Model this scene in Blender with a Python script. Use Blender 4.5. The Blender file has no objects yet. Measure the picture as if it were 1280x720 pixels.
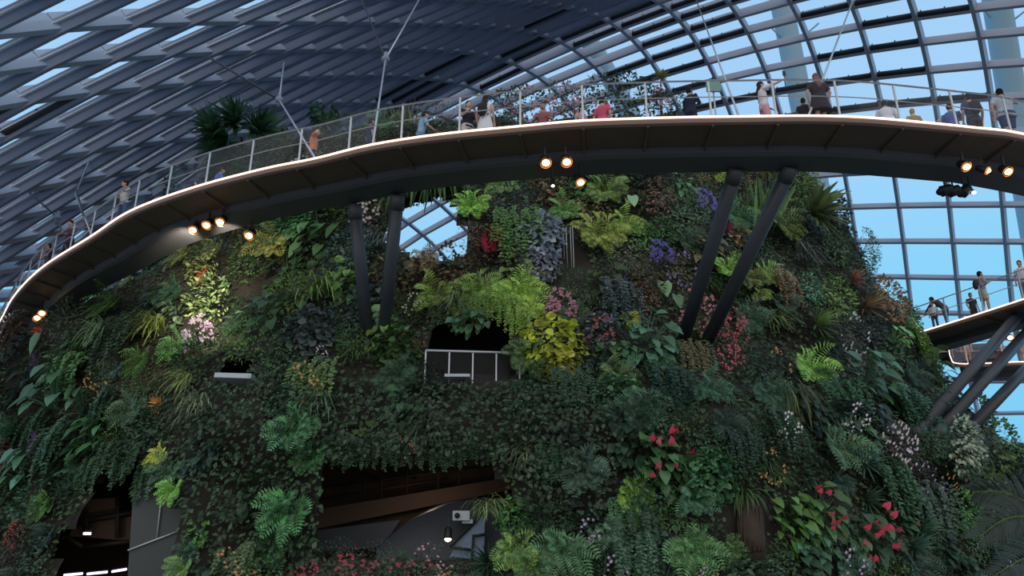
import bpy, bmesh, math, random
import numpy as np
from mathutils import Vector, Matrix, noise
random.seed(7); RNG = np.random.RandomState(7)
scene = bpy.context.scene
col = scene.collection
PI = math.pi

# ------------------------------------------------------------------ camera
F = 950.0; TH = math.radians(20.0); EYE = Vector((0, 0, 1.6))
cam_data = bpy.data.cameras.new('camera'); cam_data.sensor_width = 36.0
cam_data.lens = 36.0*F/1280.0; cam_data.clip_end = 2000
cam = bpy.data.objects.new('camera', cam_data); col.objects.link(cam)
cam.location = EYE; cam.rotation_euler = (math.radians(90)+TH, 0, 0)
scene.camera = cam
scene.view_settings.view_transform = 'Standard'; scene.view_settings.look = 'None'
scene.view_settings.gamma = 1.0; scene.view_settings.use_curve_mapping = False
scene.view_settings.exposure = 0.0

def ray(x, y):
    u = x-640.0; v = 360.0-y
    return Vector((u, F*math.cos(TH)-v*math.sin(TH), F*math.sin(TH)+v*math.cos(TH)))
def at_y(x, y, Y):
    d = ray(x, y); return EYE + d*(Y/d.y)
def at_z(x, y, Z):
    d = ray(x, y); return EYE + d*((Z-EYE.z)/d.z)
def proj(p):
    w = Vector(p)-EYE
    f = w.y*math.cos(TH)+w.z*math.sin(TH); v = -w.y*math.sin(TH)+w.z*math.cos(TH)
    if f < 0.1: return (-9999, -9999, f)
    return (640+F*w.x/f, 360-F*v/f, f)
def in_poly(x, y, P):
    c = False; j = len(P)-1
    for i in range(len(P)):
        if (P[i][1] > y) != (P[j][1] > y) and x < (P[j][0]-P[i][0])*(y-P[i][1])/(P[j][1]-P[i][1])+P[i][0]: c = not c
        j = i
    return c

# ------------------------------------------------------------------ materials
def lin(c):
    return tuple(((v/255)/12.92 if v/255 <= .04045 else ((v/255+.055)/1.055)**2.4) for v in c)
def mat(name, rgb, rough=.6, metal=0, emis=None, estr=1.0, noise_scale=None, noise_amt=.35, bump=0, spec=.5):
    m = bpy.data.materials.new(name); m.use_nodes = True
    nt = m.node_tree; b = nt.nodes['Principled BSDF']
    c = lin(rgb)
    b.inputs['Base Color'].default_value = (*c, 1); b.inputs['Roughness'].default_value = rough
    b.inputs['Metallic'].default_value = metal; b.inputs['Specular IOR Level'].default_value = spec
    if emis:
        b.inputs['Emission Color'].default_value = (*lin(emis), 1); b.inputs['Emission Strength'].default_value = estr
    if noise_scale:
        tc = nt.nodes.new('ShaderNodeTexCoord'); n = nt.nodes.new('ShaderNodeTexNoise')
        n.inputs['Scale'].default_value = noise_scale; n.inputs['Detail'].default_value = 5
        nt.links.new(tc.outputs['Object'], n.inputs['Vector'])
        mx = nt.nodes.new('ShaderNodeMix'); mx.data_type = 'RGBA'
        mx.inputs[6].default_value = (*[v*(1-noise_amt) for v in c], 1); mx.inputs[7].default_value = (*[min(1, v*(1+noise_amt)) for v in c], 1)
        nt.links.new(n.outputs['Fac'], mx.inputs[0]); nt.links.new(mx.outputs[2], b.inputs['Base Color'])
        if bump:
            bp = nt.nodes.new('ShaderNodeBump'); bp.inputs['Strength'].default_value = bump
            nt.links.new(n.outputs['Fac'], bp.inputs['Height']); nt.links.new(bp.outputs['Normal'], b.inputs['Normal'])
    return m
def leaf_material(name, vlo=.45, vhi=1.5, hue=.025, rough=.42):
    # the plant's own colour comes from the object, every leaf varies a little from its neighbours
    m = bpy.data.materials.new(name); m.use_nodes = True; nt = m.node_tree; nt.nodes.clear()
    N = nt.nodes.new; L = nt.links.new
    oi = N('ShaderNodeObjectInfo'); ge = N('ShaderNodeNewGeometry'); hsv = N('ShaderNodeHueSaturation')
    mr = N('ShaderNodeMapRange'); mr.inputs['To Min'].default_value = vlo; mr.inputs['To Max'].default_value = vhi
    mh = N('ShaderNodeMapRange'); mh.inputs['To Min'].default_value = .5-hue; mh.inputs['To Max'].default_value = .5+hue
    wn = N('ShaderNodeTexWhiteNoise'); wn.noise_dimensions = '1D'
    L(ge.outputs['Random Per Island'], mr.inputs['Value']); L(ge.outputs['Random Per Island'], wn.inputs['W'])
    L(wn.outputs['Value'], mh.inputs['Value'])
    L(oi.outputs['Color'], hsv.inputs['Color']); L(mr.outputs['Result'], hsv.inputs['Value']); L(mh.outputs['Result'], hsv.inputs['Hue'])
    p = N('ShaderNodeBsdfPrincipled'); p.inputs['Roughness'].default_value = rough; p.inputs['Specular IOR Level'].default_value = .4
    t = N('ShaderNodeBsdfTranslucent'); mx = N('ShaderNodeMixShader'); mx.inputs[0].default_value = .22
    L(hsv.outputs['Color'], p.inputs['Base Color']); L(hsv.outputs['Color'], t.inputs['Color'])
    o = N('ShaderNodeOutputMaterial'); L(p.outputs[0], mx.inputs[1]); L(t.outputs[0], mx.inputs[2]); L(mx.outputs[0], o.inputs['Surface'])
    return m
def glass_material(name, tint, refl=1.0, haze=0.0, haze_rgb=(200, 210, 220)):
    m = bpy.data.materials.new(name); m.use_nodes = True; nt = m.node_tree; nt.nodes.clear()
    N = nt.nodes.new; L = nt.links.new
    tr = N('ShaderNodeBsdfTransparent'); tr.inputs['Color'].default_value = (*tint, 1)
    gl = N('ShaderNodeBsdfGlossy'); gl.inputs['Roughness'].default_value = .03; gl.inputs['Color'].default_value = (.9, .95, 1, 1)
    fr = N('ShaderNodeFresnel'); fr.inputs['IOR'].default_value = 1.45
    ml = N('ShaderNodeMath'); ml.operation = 'MULTIPLY'; ml.inputs[1].default_value = refl; L(fr.outputs[0], ml.inputs[0])
    mx = N('ShaderNodeMixShader'); L(ml.outputs[0], mx.inputs[0]); L(tr.outputs[0], mx.inputs[1]); L(gl.outputs[0], mx.inputs[2])
    last = mx
    if haze:
        df = N('ShaderNodeBsdfDiffuse'); df.inputs['Color'].default_value = (*lin(haze_rgb), 1)
        m2 = N('ShaderNodeMixShader'); m2.inputs[0].default_value = haze
        L(mx.outputs[0], m2.inputs[1]); L(df.outputs[0], m2.inputs[2]); last = m2
    o = N('ShaderNodeOutputMaterial'); L(last.outputs[0], o.inputs['Surface'])
    return m

M = {}
M['purlin_pale'] = mat('pale_grey_purlin', (176, 180, 198), .5, .0, noise_scale=.6, noise_amt=.08)
M['rib_steel'] = mat('pale_blue_steel', (176, 188, 210), .5, .0, noise_scale=.6, noise_amt=.08)
M['steel'] = mat('painted_steel', (136, 146, 172), .55, .0, noise_scale=.6, noise_amt=.12)
M['lit_edge'] = mat('painted_lit_edge', (236, 240, 248), .35, .0)  # near-white paint stands in for sky light caught along the purlins
M['blind'] = mat('dark_roller_blind', (54, 56, 62), .8)
M['glass'] = glass_material('dome_glass', (.95, .975, .985), .6)
M['rail_mesh'] = glass_material('railing_glass', (.96, .965, .97), .03, .006)
M['rail'] = mat('stainless_rail', (200, 204, 214), .35, .25)
M['tube'] = mat('outer_arch_paint', (150, 186, 208), .5)
M['soffit'] = mat('brown_soffit', (92, 78, 70), .55, noise_scale=2.5, noise_amt=.25)
M['fascia'] = mat('pale_fascia', (112, 92, 84), .5)
M['spine'] = mat('dark_spine_steel', (76, 78, 84), .5, noise_scale=1.2, noise_amt=.2)
M['column'] = mat('grey_column_paint', (64, 68, 78), .45, noise_scale=1.5, noise_amt=.15)
M['led'] = mat('warm_led_strip', (255, 225, 210), .5, emis=(255, 205, 180), estr=2.6)
M['lamp'] = mat('lamp_lens', (255, 220, 170), .5, emis=(255, 214, 150), estr=3.0)
M['halo_ring'] = mat('painted_halo', (255, 150, 70), .5, emis=(255, 138, 60), estr=.6)  # orange emission painted as the halo around each lit lens
M['lamp_small'] = mat('lamp_lens_white', (255, 240, 220), .5, emis=(255, 240, 225), estr=6)
M['black'] = mat('black_lamp_housing', (26, 26, 28), .5)
M['cable'] = mat('steel_cable', (190, 196, 208), .4, .5)
M['cable_dark'] = mat('dark_tie_rod', (66, 72, 84), .5, .2)
M['rock'] = mat('dark_rock', (44, 40, 36), .9, noise_scale=1.8, noise_amt=.55, bump=.6)
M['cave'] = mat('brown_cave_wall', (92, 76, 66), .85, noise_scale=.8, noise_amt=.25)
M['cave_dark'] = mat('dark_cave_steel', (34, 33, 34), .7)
M['slab'] = mat('pale_concrete_slab', (190, 198, 210), .6, noise_scale=3, noise_amt=.1)
M['dish'] = mat('dark_grey_canopy', (62, 66, 76), .6, noise_scale=2, noise_amt=.1)
M['panel'] = mat('grey_wall_panel', (62, 68, 70), .4)
M['bark'] = mat('brown_bark', (62, 50, 42), .9, noise_scale=5, noise_amt=.45, bump=.5)
M['ground'] = mat('lightened_floor', (122, 120, 116), .8, noise_scale=1.0, noise_amt=.3)  # unseen floor, lightened to bounce light up onto the undersides
M['tubewhite'] = mat('fluorescent_tube', (240, 235, 250), .4, emis=(226, 214, 250), estr=2.2)
M['water'] = mat('water_stream', (200, 205, 200), .15)
M['sign'] = mat('pale_green_sign', (120, 160, 150), .5)
M['leaf'] = leaf_material('leaf')
M['leaf_gloss'] = leaf_material('glossy_leaf', .55, 1.35, .02, .3)
M['petal'] = leaf_material('petal', .6, 1.3, .02, .6)
M['carpet'] = leaf_material('creeper_leaf', .3, 1.7, .03, .5)
M['stem'] = mat('plant_stem', (66, 84, 44), .6)
MC = {}
def cloth(rgb, name='fabric'):
    k = (rgb, name)
    if k not in MC: MC[k] = mat(name, rgb, .8, noise_scale=14, noise_amt=.12, spec=.2)
    return MC[k]

# ------------------------------------------------------------------ object helpers
class MB:
    def __init__(s): s.v = []; s.f = []; s.smooth = True
    def add(s, verts, faces):
        o = len(s.v); s.v += [tuple(p) for p in verts]; s.f += [tuple(i+o for i in q) for q in faces]
    def box(s, c, h, R=None):
        R = R or Matrix.Identity(3); c = Vector(c)
        P = [c + R @ Vector((sx*h[0], sy*h[1], sz*h[2])) for sx in (-1, 1) for sy in (-1, 1) for sz in (-1, 1)]
        s.add(P, [(0, 1, 3, 2), (4, 6, 7, 5), (0, 4, 5, 1), (2, 3, 7, 6), (0, 2, 6, 4), (1, 5, 7, 3)])
    def beam(s, a, b, n, w, d, d0=0.0):
        # box from a to b, n = direction of its depth, from d0 to d0+d, width w
        a = Vector(a); b = Vector(b); t = (b-a).normalized(); n = Vector(n); n = (n-t*n.dot(t)).normalized(); u = t.cross(n)
        P = []
        for e in (a, b):
            for (k, q) in ((-.5, d0), (.5, d0), (.5, d0+d), (-.5, d0+d)): P.append(e+u*w*k+n*q)
        s.add(P, [(0, 1, 2, 3), (7, 6, 5, 4), (0, 4, 5, 1), (1, 5, 6, 2), (2, 6, 7, 3), (3, 7, 4, 0)])
    def tube(s, pts, radii, n=8, caps=True, flat=None, fdir=None):
        # tube through pts; flat scales one cross axis (along fdir)
        pts = [Vector(p) for p in pts]
        if not hasattr(radii, '__len__'): radii = [radii]*len(pts)
        o = len(s.v); prev = None
        for i, p in enumerate(pts):
            t = (pts[min(i+1, len(pts)-1)]-pts[max(i-1, 0)])
            t = t.normalized() if t.length > 1e-9 else Vector((0, 0, 1))
            if fdir is not None: a = Vector(fdir)-t*Vector(fdir).dot(t)
            elif prev is not None: a = prev-t*prev.dot(t)
            else: a = t.orthogonal()
            if a.length < 1e-6: a = t.orthogonal()
            a.normalize(); prev = a; b = t.cross(a)
            fl = 1.0 if flat is None else (flat[i] if hasattr(flat, '__len__') else flat)
            for k in range(n):
                q = 2*PI*k/n; s.v.append(tuple(p+a*math.cos(q)*radii[i]*fl+b*math.sin(q)*radii[i]))
        for i in range(len(pts)-1):
            for k in range(n):
                k2 = (k+1) % n; s.f.append((o+i*n+k, o+i*n+k2, o+(i+1)*n+k2, o+(i+1)*n+k))
        if caps:
            s.f.append(tuple(o+k for k in range(n))[::-1]); s.f.append(tuple(o+(len(pts)-1)*n+k for k in range(n)))
    def ball(s, c, r, nu=10, nv=7, R=None):
        c = Vector(c); r = r if hasattr(r, '__len__') else (r, r, r); o = len(s.v)
        P = [Vector((0, 0, -r[2]))]
        for j in range(1, nv):
            ph = -PI/2+PI*j/nv
            for i in range(nu):
                q = 2*PI*i/nu; P.append(Vector((r[0]*math.cos(ph)*math.cos(q), r[1]*math.cos(ph)*math.sin(q), r[2]*math.sin(ph))))
        P.append(Vector((0, 0, r[2])))
        if R: P = [R @ p for p in P]
        s.v += [tuple(p+c) for p in P]; L = len(P)-1
        for i in range(nu):
            i2 = (i+1) % nu
            s.f.append((o, o+1+i2, o+1+i)); s.f.append((o+L, o+1+(nv-2)*nu+i, o+1+(nv-2)*nu+i2))
            for j in range(nv-2): s.f.append((o+1+j*nu+i, o+1+j*nu+i2, o+1+(j+1)*nu+i2, o+1+(j+1)*nu+i))
    def mesh(s, name, m):
        me = bpy.data.meshes.new(name); me.from_pydata(s.v, [], s.f); me.update()
        if s.smooth: me.polygons.foreach_set('use_smooth', [True]*len(me.polygons))
        me.materials.append(m); return me
    def build(s, name, m, parent=None, loc=None):
        return link(name, s.mesh(name, m), parent, loc)
def link(name, me, parent=None, loc=None):
    o = bpy.data.objects.new(name, me); col.objects.link(o)
    if parent: o.parent = parent
    if loc: o.location = loc
    return o
def tag(o, label=None, cat=None, group=None, kind=None):
    if label: o['label'] = label
    if cat: o['category'] = cat
    if group: o['group'] = group
    if kind: o['kind'] = kind
    return o
def empty(name, loc=(0, 0, 0), rz=0):
    o = bpy.data.objects.new(name, None); col.objects.link(o); o.empty_display_size = .2
    o.location = loc; o.rotation_euler = (0, 0, rz); return o
def flat(mb): mb.smooth = False; return mb

# ------------------------------------------------------------------ sky and daylight
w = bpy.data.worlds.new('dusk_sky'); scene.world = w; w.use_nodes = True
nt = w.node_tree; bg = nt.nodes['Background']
tc = nt.nodes.new('ShaderNodeTexCoord'); sx = nt.nodes.new('ShaderNodeSeparateXYZ'); cr = nt.nodes.new('ShaderNodeValToRGB')
nt.links.new(tc.outputs['Generated'], sx.inputs[0]); nt.links.new(sx.outputs['Z'], cr.inputs[0]); nt.links.new(cr.outputs[0], bg.inputs[0])
e = cr.color_ramp.elements
e[0].position = 0.0; e[0].color = (*lin((40, 52, 60)), 1)
e[1].position = 1.0; e[1].color = (*lin((120, 168, 215)), 1)
for pos, c in ((.02, (120, 205, 245)), (.3, (140, 216, 254)), (.5, (172, 216, 255)), (.72, (160, 206, 246))):
    k = e.new(pos); k.color = (*lin(c), 1)
bg.inputs[1].default_value = 1.0
# unseen sky behind the viewer, whitened as added fill for the mountain front
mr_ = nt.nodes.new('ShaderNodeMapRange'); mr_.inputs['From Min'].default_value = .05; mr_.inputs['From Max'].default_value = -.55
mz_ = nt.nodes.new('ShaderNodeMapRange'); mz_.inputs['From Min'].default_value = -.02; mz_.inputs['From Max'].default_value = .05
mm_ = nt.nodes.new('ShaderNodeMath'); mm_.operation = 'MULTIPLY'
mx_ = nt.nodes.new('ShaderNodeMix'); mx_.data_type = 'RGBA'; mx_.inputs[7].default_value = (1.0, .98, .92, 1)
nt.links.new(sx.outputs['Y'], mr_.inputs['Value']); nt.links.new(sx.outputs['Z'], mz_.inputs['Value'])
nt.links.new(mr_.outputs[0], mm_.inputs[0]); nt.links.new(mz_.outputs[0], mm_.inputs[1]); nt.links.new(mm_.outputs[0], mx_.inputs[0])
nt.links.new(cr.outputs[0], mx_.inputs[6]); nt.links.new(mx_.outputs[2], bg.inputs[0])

# ------------------------------------------------------------------ glass dome
CO = [(-0.1199,0.0482,0.9961),(0.3556,0.1369,0.0333),(-0.1272,0.1542,-0.0818),(0.2019,0.3642,-0.0135),(0.0977,0.0430,-0.2428),(-0.0610,-0.0405,0.0168),(-0.0452,-0.0831,0.0310),(-0.6480,0.2790,-0.1348),(0.0926,0.1565,0.2801),(-0.0580,-0.2816,-0.1037),(-0.1399,0.0231,0.1067),(0.0788,0.0452,-0.0227),(0.0170,0.0347,-0.0318),(-0.1088,-0.1184,-0.2078),(-0.0073,0.1377,0.0817),(0.1154,-0.0644,-0.0321),(-0.0771,-0.0463,0.0135),(-0.0058,-0.0234,0.0200),(0.0532,-0.0542,-0.0155),(-0.0824,0.0439,-0.0037),(0.0669,0.0354,-0.0011),(-0.0030,0.0143,-0.0116),(0.0438,0.0061,0.0083),(-0.0519,-0.0206,-0.0120),(0.0093,-0.0049,0.0082),(0.0313,0.0059,0.0248),(-0.0103,-0.0054,-0.0077),(0.0020,0.0163,0.0057)]
DC = np.array([8, 35, 0.]); DA = np.array([36, 40, 33.])
IJ = [(i, j) for i in range(7) for j in range(7-i)]
def dome(r, p, out=0.0):
    if r > 16:                                     # carry the shell on evenly past the last surveyed rib
        P1, _ = dome(16, p); P0, _ = dome(15, p); q = (np.array(P1+(P1-P0)*(r-16))-DC)/DA; q = q/np.linalg.norm(q)
        P = q*DA+DC; n = q/DA; n = n/np.linalg.norm(n); return Vector(P+n*out), Vector(n)
    a = (r-6)/8.; b = (p-14)/16.
    q = sum(np.array(CO[k])*a**i*b**j for k, (i, j) in enumerate(IJ)); q = q/np.linalg.norm(q)
    P = q*DA+DC; n = q/DA; n = n/np.linalg.norm(n)
    P = P+n*out
    return Vector(P), Vector(n)
RR = range(-2, 22); PP = range(-4, 39)
def ok(r, p):
    P, n = dome(r, p); x, y, f_ = proj(P)
    if P.z < 0.3 or f_ < 5: return False
    return -330 < x < 1560 and -260 < y < 760
NODE = {(r, p): dome(r, p) for r in RR for p in PP if ok(r, p) and (r < 17 or 2 <= p <= 16)}
roof = empty('ceiling', (0, 0, 0)); tag(roof, kind='structure')
DEPTH = .9; OUT = .85
def pdepth(p, r=8):
    a = float(np.interp(p, (-4, 2, 5, 14, 18, 22, 40), (.5, .54, .84, 1.0, .7, .5, .42))); b = float(np.interp(p, (-4, 9, 14, 18, 22, 40), (.5, .6, .85, .7, .5, .42)))
    k = min(1, max(0, (r-8.5)/2)); return a*(1-k)+b*k
for r in RR:
    mb = flat(MB())
    for p in PP:
        if (r, p) in NODE and (r, p+1) in NODE:
            a, n = NODE[(r, p)]; b, n2 = NODE[(r, p+1)]
            mb.beam(a, b, (n+n2)/2, .2 if p > 14 else .26, float(np.interp(p, (-4, 14, 20, 40), (.9, .8, .5, .4))))
    if mb.f: mb.build('rib', M['rib_steel'], roof)
for p in PP:
    mb = flat(MB()); ed = flat(MB())
    for r in RR:
        if (r, p) in NODE and (r+1, p) in NODE:
            a, n = NODE[(r, p)]; b, n2 = NODE[(r+1, p)]; nn = (n+n2)/2
            deep = pdepth(p, r)
            pr = .16 if p < 17 else .03; mb.beam(a-nn*pr, b-nn*pr, nn, .18, deep+pr)
            t = (b-a).normalized(); u = t.cross(nn).normalized()
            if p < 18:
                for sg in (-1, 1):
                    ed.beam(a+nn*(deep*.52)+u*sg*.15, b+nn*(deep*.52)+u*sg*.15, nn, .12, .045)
    if mb.f: mb.build('purlin', M['steel' if p < 17 else 'purlin_pale'], roof)
    if ed.f: ed.build('lit_edge_strip', M['lit_edge'], roof)
gl = flat(MB())
for (r, p) in NODE:
    if all(k in NODE for k in ((r+1, p), (r, p+1), (r+1, p+1))):
        q = [dome(a, b, pdepth(b, a)-.02)[0] for a, b in ((r, p), (r+1, p), (r+1, p+1), (r, p+1))]
        gl.add(q, [(0, 1, 2, 3)])
g = gl.build('window_1', M['glass']); tag(g, kind='structure')
# roller blinds rolled along some purlins
blind_cells = [(6, p) for p in (14, 17, 18, 21, 22, 23, 24)] + [(5, p) for p in (17, 18, 19, 20, 21, 22, 23, 24)] + [(4, p) for p in (18, 19, 20, 21, 24, 25)] + \
    [(3, p) for p in (18, 19, 24, 25)] + [(2, p) for p in (20, 21, 23, 24, 25)] + [(1, p) for p in (21, 22, 23, 24, 25, 27)] + [(0, p) for p in (22, 25)] + \
    [(7, p) for p in (16, 17)] + [(8, 14), (8, 17), (8, 18), (9, 14), (9, 15), (9, 16), (9, 2), (9, 1), (10, 16), (10, 17)] + [(2, 27)]
for (r, p) in blind_cells:
    if (r, p) in NODE and (r+1, p) in NODE:
        a, n = dome(r+.06, p-.08); b, n2 = dome(r+.94, p-.08)
        mb = MB(); mb.tube([a+n*.18, b+n2*.18], .16, 8); bl = mb.build('roller_blind', M['blind'], roof)
        br = MB()
        for k in (.02, .5, .98):
            c = a.lerp(b, k)+n*.2; br.beam(c, c+n*.3, (b-a), .06, .06)
        br.build('bracket', M['blind'], bl)
# outer arches that carry the shell
def outer_arch(pa, pb, rad, label):
    root = empty('arch_tube', pa); tag(root, label, 'arch', 'white tubular arches outside the glass')
    pts = []
    for i in range(13):
        k = i/12; pts.append(Vector(pa).lerp(Vector(pb), k)+Vector((0, 0, 1))*(math.sin(PI*k)*1.2)-Vector(pa))
    mb = MB(); mb.tube(pts, rad, 16); mb.build('tube', M['tube'], root)
    for k in (4, 8):
        for sx_ in (-1, 1):
            st = MB(); c = pts[k]; st.tube([c, c+Vector((sx_*2.6, -1.5, 1.8))], .09, 6); st.build('strut', M['tube'], root)
outer_arch(at_y(1058, 420, 70), at_y(958, -90, 62), 1.1, 'pale tubular arch outside the glass behind the person with raised arm')
outer_arch(at_y(1300, 330, 68), at_y(1232, -90, 58), 1.25, 'wide pale tubular arch outside the glass at the far right')
outer_arch(at_y(800, 170, 72), at_y(700, 0, 66), 1.0, 'pale tubular arch outside the glass above the pink shrubs at centre')

# ------------------------------------------------------------------ ground
mb = flat(MB()); mb.add([(-90, -60, 0), (110, -60, 0), (110, 120, 0), (-90, 120, 0)], [(0, 1, 2, 3)])
tag(mb.build('floor', M['ground']), kind='structure')

# ------------------------------------------------------------------ planted mountain shell
CX, CY = 0.0, 45.0
ZP = [0, 3, 5.3, 9, 13.4, 17, 20, 22.5]; RP = [26.4, 25.6, 24.8, 22.7, 20.6, 19.3, 18.3, 17.0]
ZTOP = 22.5
def ztop(th): return float(np.interp(abs(th), (0, .45, .8, 1.15, 3), (18.5, 18.9, 20.4, 22.4, 22.5)))
def MR(z, th):
    b = float(np.interp(z, ZP, RP))
    n = noise.noise(Vector((th*5.0, z*.30, 1.3)))*1.0+noise.noise(Vector((th*13, z*.7, 5.1)))*.45
    k = min(1, max(0, (-th-.35)/.6)); k = k*k*(3-2*k)
    return b+n*.8+k*float(np.interp(z, (0, 6, 9.5, 12.5, 16), (3.2, 3.6, 3.4, 1.2, 0)))
def mpt(z, th, out=0.0):
    R = MR(z, th)+out
    return Vector((CX+R*math.sin(th), CY-R*math.cos(th), z))
def hit(x, y):
    d = ray(x, y).normalized(); t = 12.0
    while t < 75:
        p = EYE+d*t
        dx, dy = p.x-CX, p.y-CY; th = math.atan2(dx, -dy); R = math.hypot(dx, dy)
        if R < MR(p.z, th): return (p, th) if p.z < ztop(th) else None
        t += .05
    return None
CAVE_A = [(402, 578), (440, 570), (520, 566), (600, 570), (632, 600), (636, 690), (600, 706), (480, 700), (400, 700)]
CAVE_B = [(118, 606), (150, 574), (180, 578), (205, 612), (226, 655), (216, 740), (68, 745), (70, 690), (92, 650)]
SKYH = [(478, 302), (484, 290), (505, 262), (548, 246), (566, 254), (588, 308), (582, 324), (550, 326), (520, 320), (500, 310)]
RECESS = [(528, 436), (545, 404), (640, 396), (655, 440), (655, 474), (528, 474)]
NICHE = [(274, 478), (284, 446), (312, 446), (324, 480)]
HOLES = [CAVE_A, CAVE_B, SKYH, RECESS, NICHE]
BARE = [[(290, 345), (345, 335), (365, 365), (330, 378), (300, 372)], [(120, 430), (150, 420), (152, 470), (122, 476)], [(690, 300), (720, 300), (750, 340), (745, 362), (688, 362)],
        [(905, 620), (958, 620), (965, 700), (915, 700)], [(1096, 480), (1132, 478), (1140, 500), (1100, 500)], [(600, 410), (650, 395), (650, 440), (600, 440)]]
nt_, nz_ = 220, 76
th0, th1 = math.radians(-112), math.radians(112)
V = []; FC = []
for j in range(nz_+1):
    for i in range(nt_+1): V.append(mpt(ztop(th0+(th1-th0)*i/nt_)*j/nz_, th0+(th1-th0)*i/nt_))
for j in range(nz_):
    for i in range(nt_):
        q = (j*(nt_+1)+i, j*(nt_+1)+i+1, (j+1)*(nt_+1)+i+1, (j+1)*(nt_+1)+i)
        c = (V[q[0]]+V[q[2]])/2; x, y, f_ = proj(c)
        if abs(th0+(th1-th0)*i/nt_) < 1.2 and any(in_poly(x, y, h) for h in HOLES): continue
        FC.append(q)
base = len(V)
for k, (rf, dz) in enumerate(((.93, .15), (.86, -.3), (.78, -1.2))):          # rounded rim of the crater
    for i in range(nt_+1):
        th = th0+(th1-th0)*i/nt_; R = MR(ztop(th), th)*rf; V.append(Vector((CX+R*math.sin(th), CY-R*math.cos(th), ztop(th)+dz)))
for k in range(3):
    for i in range(nt_):
        a = nz_*(nt_+1) if k == 0 else base+(k-1)*(nt_+1); b = base+k*(nt_+1)
        FC.append((a+i, a+i+1, b+i+1, b+i))
mb = MB(); mb.add(V, FC)
mountain = mb.build('wall_mountain', M['rock']); tag(mountain, kind='structure')
# inside of the mountain: wall, balcony floor and an added light-blocking slab
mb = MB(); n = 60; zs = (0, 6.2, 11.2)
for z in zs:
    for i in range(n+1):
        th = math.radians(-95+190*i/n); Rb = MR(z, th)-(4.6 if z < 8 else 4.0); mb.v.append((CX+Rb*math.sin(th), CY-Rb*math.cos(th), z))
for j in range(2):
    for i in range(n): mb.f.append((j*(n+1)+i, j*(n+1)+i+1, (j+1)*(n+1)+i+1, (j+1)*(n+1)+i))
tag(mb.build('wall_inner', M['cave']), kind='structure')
def ring(name, z, r0, r1, m, a0=-95, a1=95, h=.15, n=80):
    mb = flat(MB())
    for (r, zz) in ((r0, z), (r1, z), (r1, z-h), (r0, z-h)):
        for i in range(n+1):
            th = math.radians(a0+(a1-a0)*i/n); rr = min(r, MR(z, th)-.25) if r == r1 else r
            mb.v.append((CX+rr*math.sin(th), CY-rr*math.cos(th), zz))
    for k in range(4):
        k2 = (k+1) % 4
        for i in range(n): mb.f.append((k*(n+1)+i, k*(n+1)+i+1, k2*(n+1)+i+1, k2*(n+1)+i))
    return mb.build(name, m)
tag(ring('light_block_slab', 11.2, 16.5, 23, M['cave_dark']), kind='structure')  # unseen slab added to block light from the open top
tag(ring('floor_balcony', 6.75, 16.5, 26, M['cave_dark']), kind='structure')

# ------------------------------------------------------------------ plant shapes (local: x right, -y out of the wall, z up)
def add_leaf(mb, base, d, nrm, L, W, droop=0.5, shape='oval', seg=4, fold=.15):
    d = Vector(d).normalized(); nrm = Vector(nrm); nrm = nrm-d*nrm.dot(d)
    if nrm.length < 1e-4: nrm = d.orthogonal()
    nrm.normalize(); s = d.cross(nrm).normalized()
    prof = {'oval': lambda t: math.sin(PI*min(1, t*.96+.04))**.8, 'lance': lambda t: (t*4 if t < .25 else (1-(t-.25)/.75)**.8)*.95+.03,
            'heart': lambda t: (.75+t*1.6 if t < .16 else max(0, 1-((t-.16)/.84)**1.6)), 'round': lambda t: math.sin(PI*min(1, t*.9+.08))**.5,
            'blade': lambda t: (1-t)**.6*.9+.05}[shape]
    pts = []; p = Vector(base); dd = d.copy(); nn = nrm.copy()
    for i in range(seg+1):
        t = i/seg; wd = prof(t)*W*.5
        if shape == 'heart' and i == 0:
            pts.append((p+s*wd-dd*L*.14, p, p-s*wd-dd*L*.14))
        else:
            pts.append((p+s*wd+nn*wd*fold*2, p, p-s*wd+nn*wd*fold*2))
        p = p+dd*(L/seg)
        dd = (dd+Vector((0, 0, -1))*droop/seg).normalized(); nn = (nn-dd*nn.dot(dd)).normalized()
    o = len(mb.v)
    for tri in pts: mb.v += [tuple(q) for q in tri]
    for i in range(seg):
        a = o+i*3
        mb.f += [(a, a+1, a+4, a+3), (a+1, a+2, a+5, a+4)]
def rnd(a, b): return random.uniform(a, b)
def disk(r): 
    q = rnd(0, 2*PI); k = math.sqrt(rnd(0, 1))*r; return k*math.cos(q), k*math.sin(q)
def g_heart(n=34, L=.42):
    mb = MB()
    for i in range(n):
        x, z = disk(.9); rr = math.hypot(x, z); out = rnd(.12, .6)*(1.1-rr*.6)
        b = Vector((x, -out, z)); l = L*rnd(.65, 1.15)
        d = Vector((x*.5+rnd(-.4, .4), -rnd(.3, .8), -rnd(.3, 1.0)+z*.5)); nr = Vector((rnd(-.3, .3), -1, rnd(.4, 1.0)))
        add_leaf(mb, b, d, nr, l, l*.82, .35, 'heart', 4, .1)
        mb.tube([(x*.3, 0, z*.3-.1), (x*.75, -out*.8, z*.8+.06), b], .012, 3, False)
    return mb
def g_big(n=12, L=.6):
    mb = MB()
    for i in range(n):
        x, z = disk(.7); out = rnd(.3, .75)
        b = Vector((x, -out, z+.15)); l = L*rnd(.7, 1.1)
        d = Vector((x*.8+rnd(-.3, .3), -rnd(.25, .6), -rnd(.35, .9))); nr = Vector((rnd(-.3, .3), -1, rnd(.3, .8)))
        add_leaf(mb, b, d, nr, l, l*.74, .3, 'heart', 5, .12)
        mb.tube([(x*.2, 0, -.3), (x*.6, -out*.6, z*.6), b], .022, 4, False)
    return mb
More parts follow.
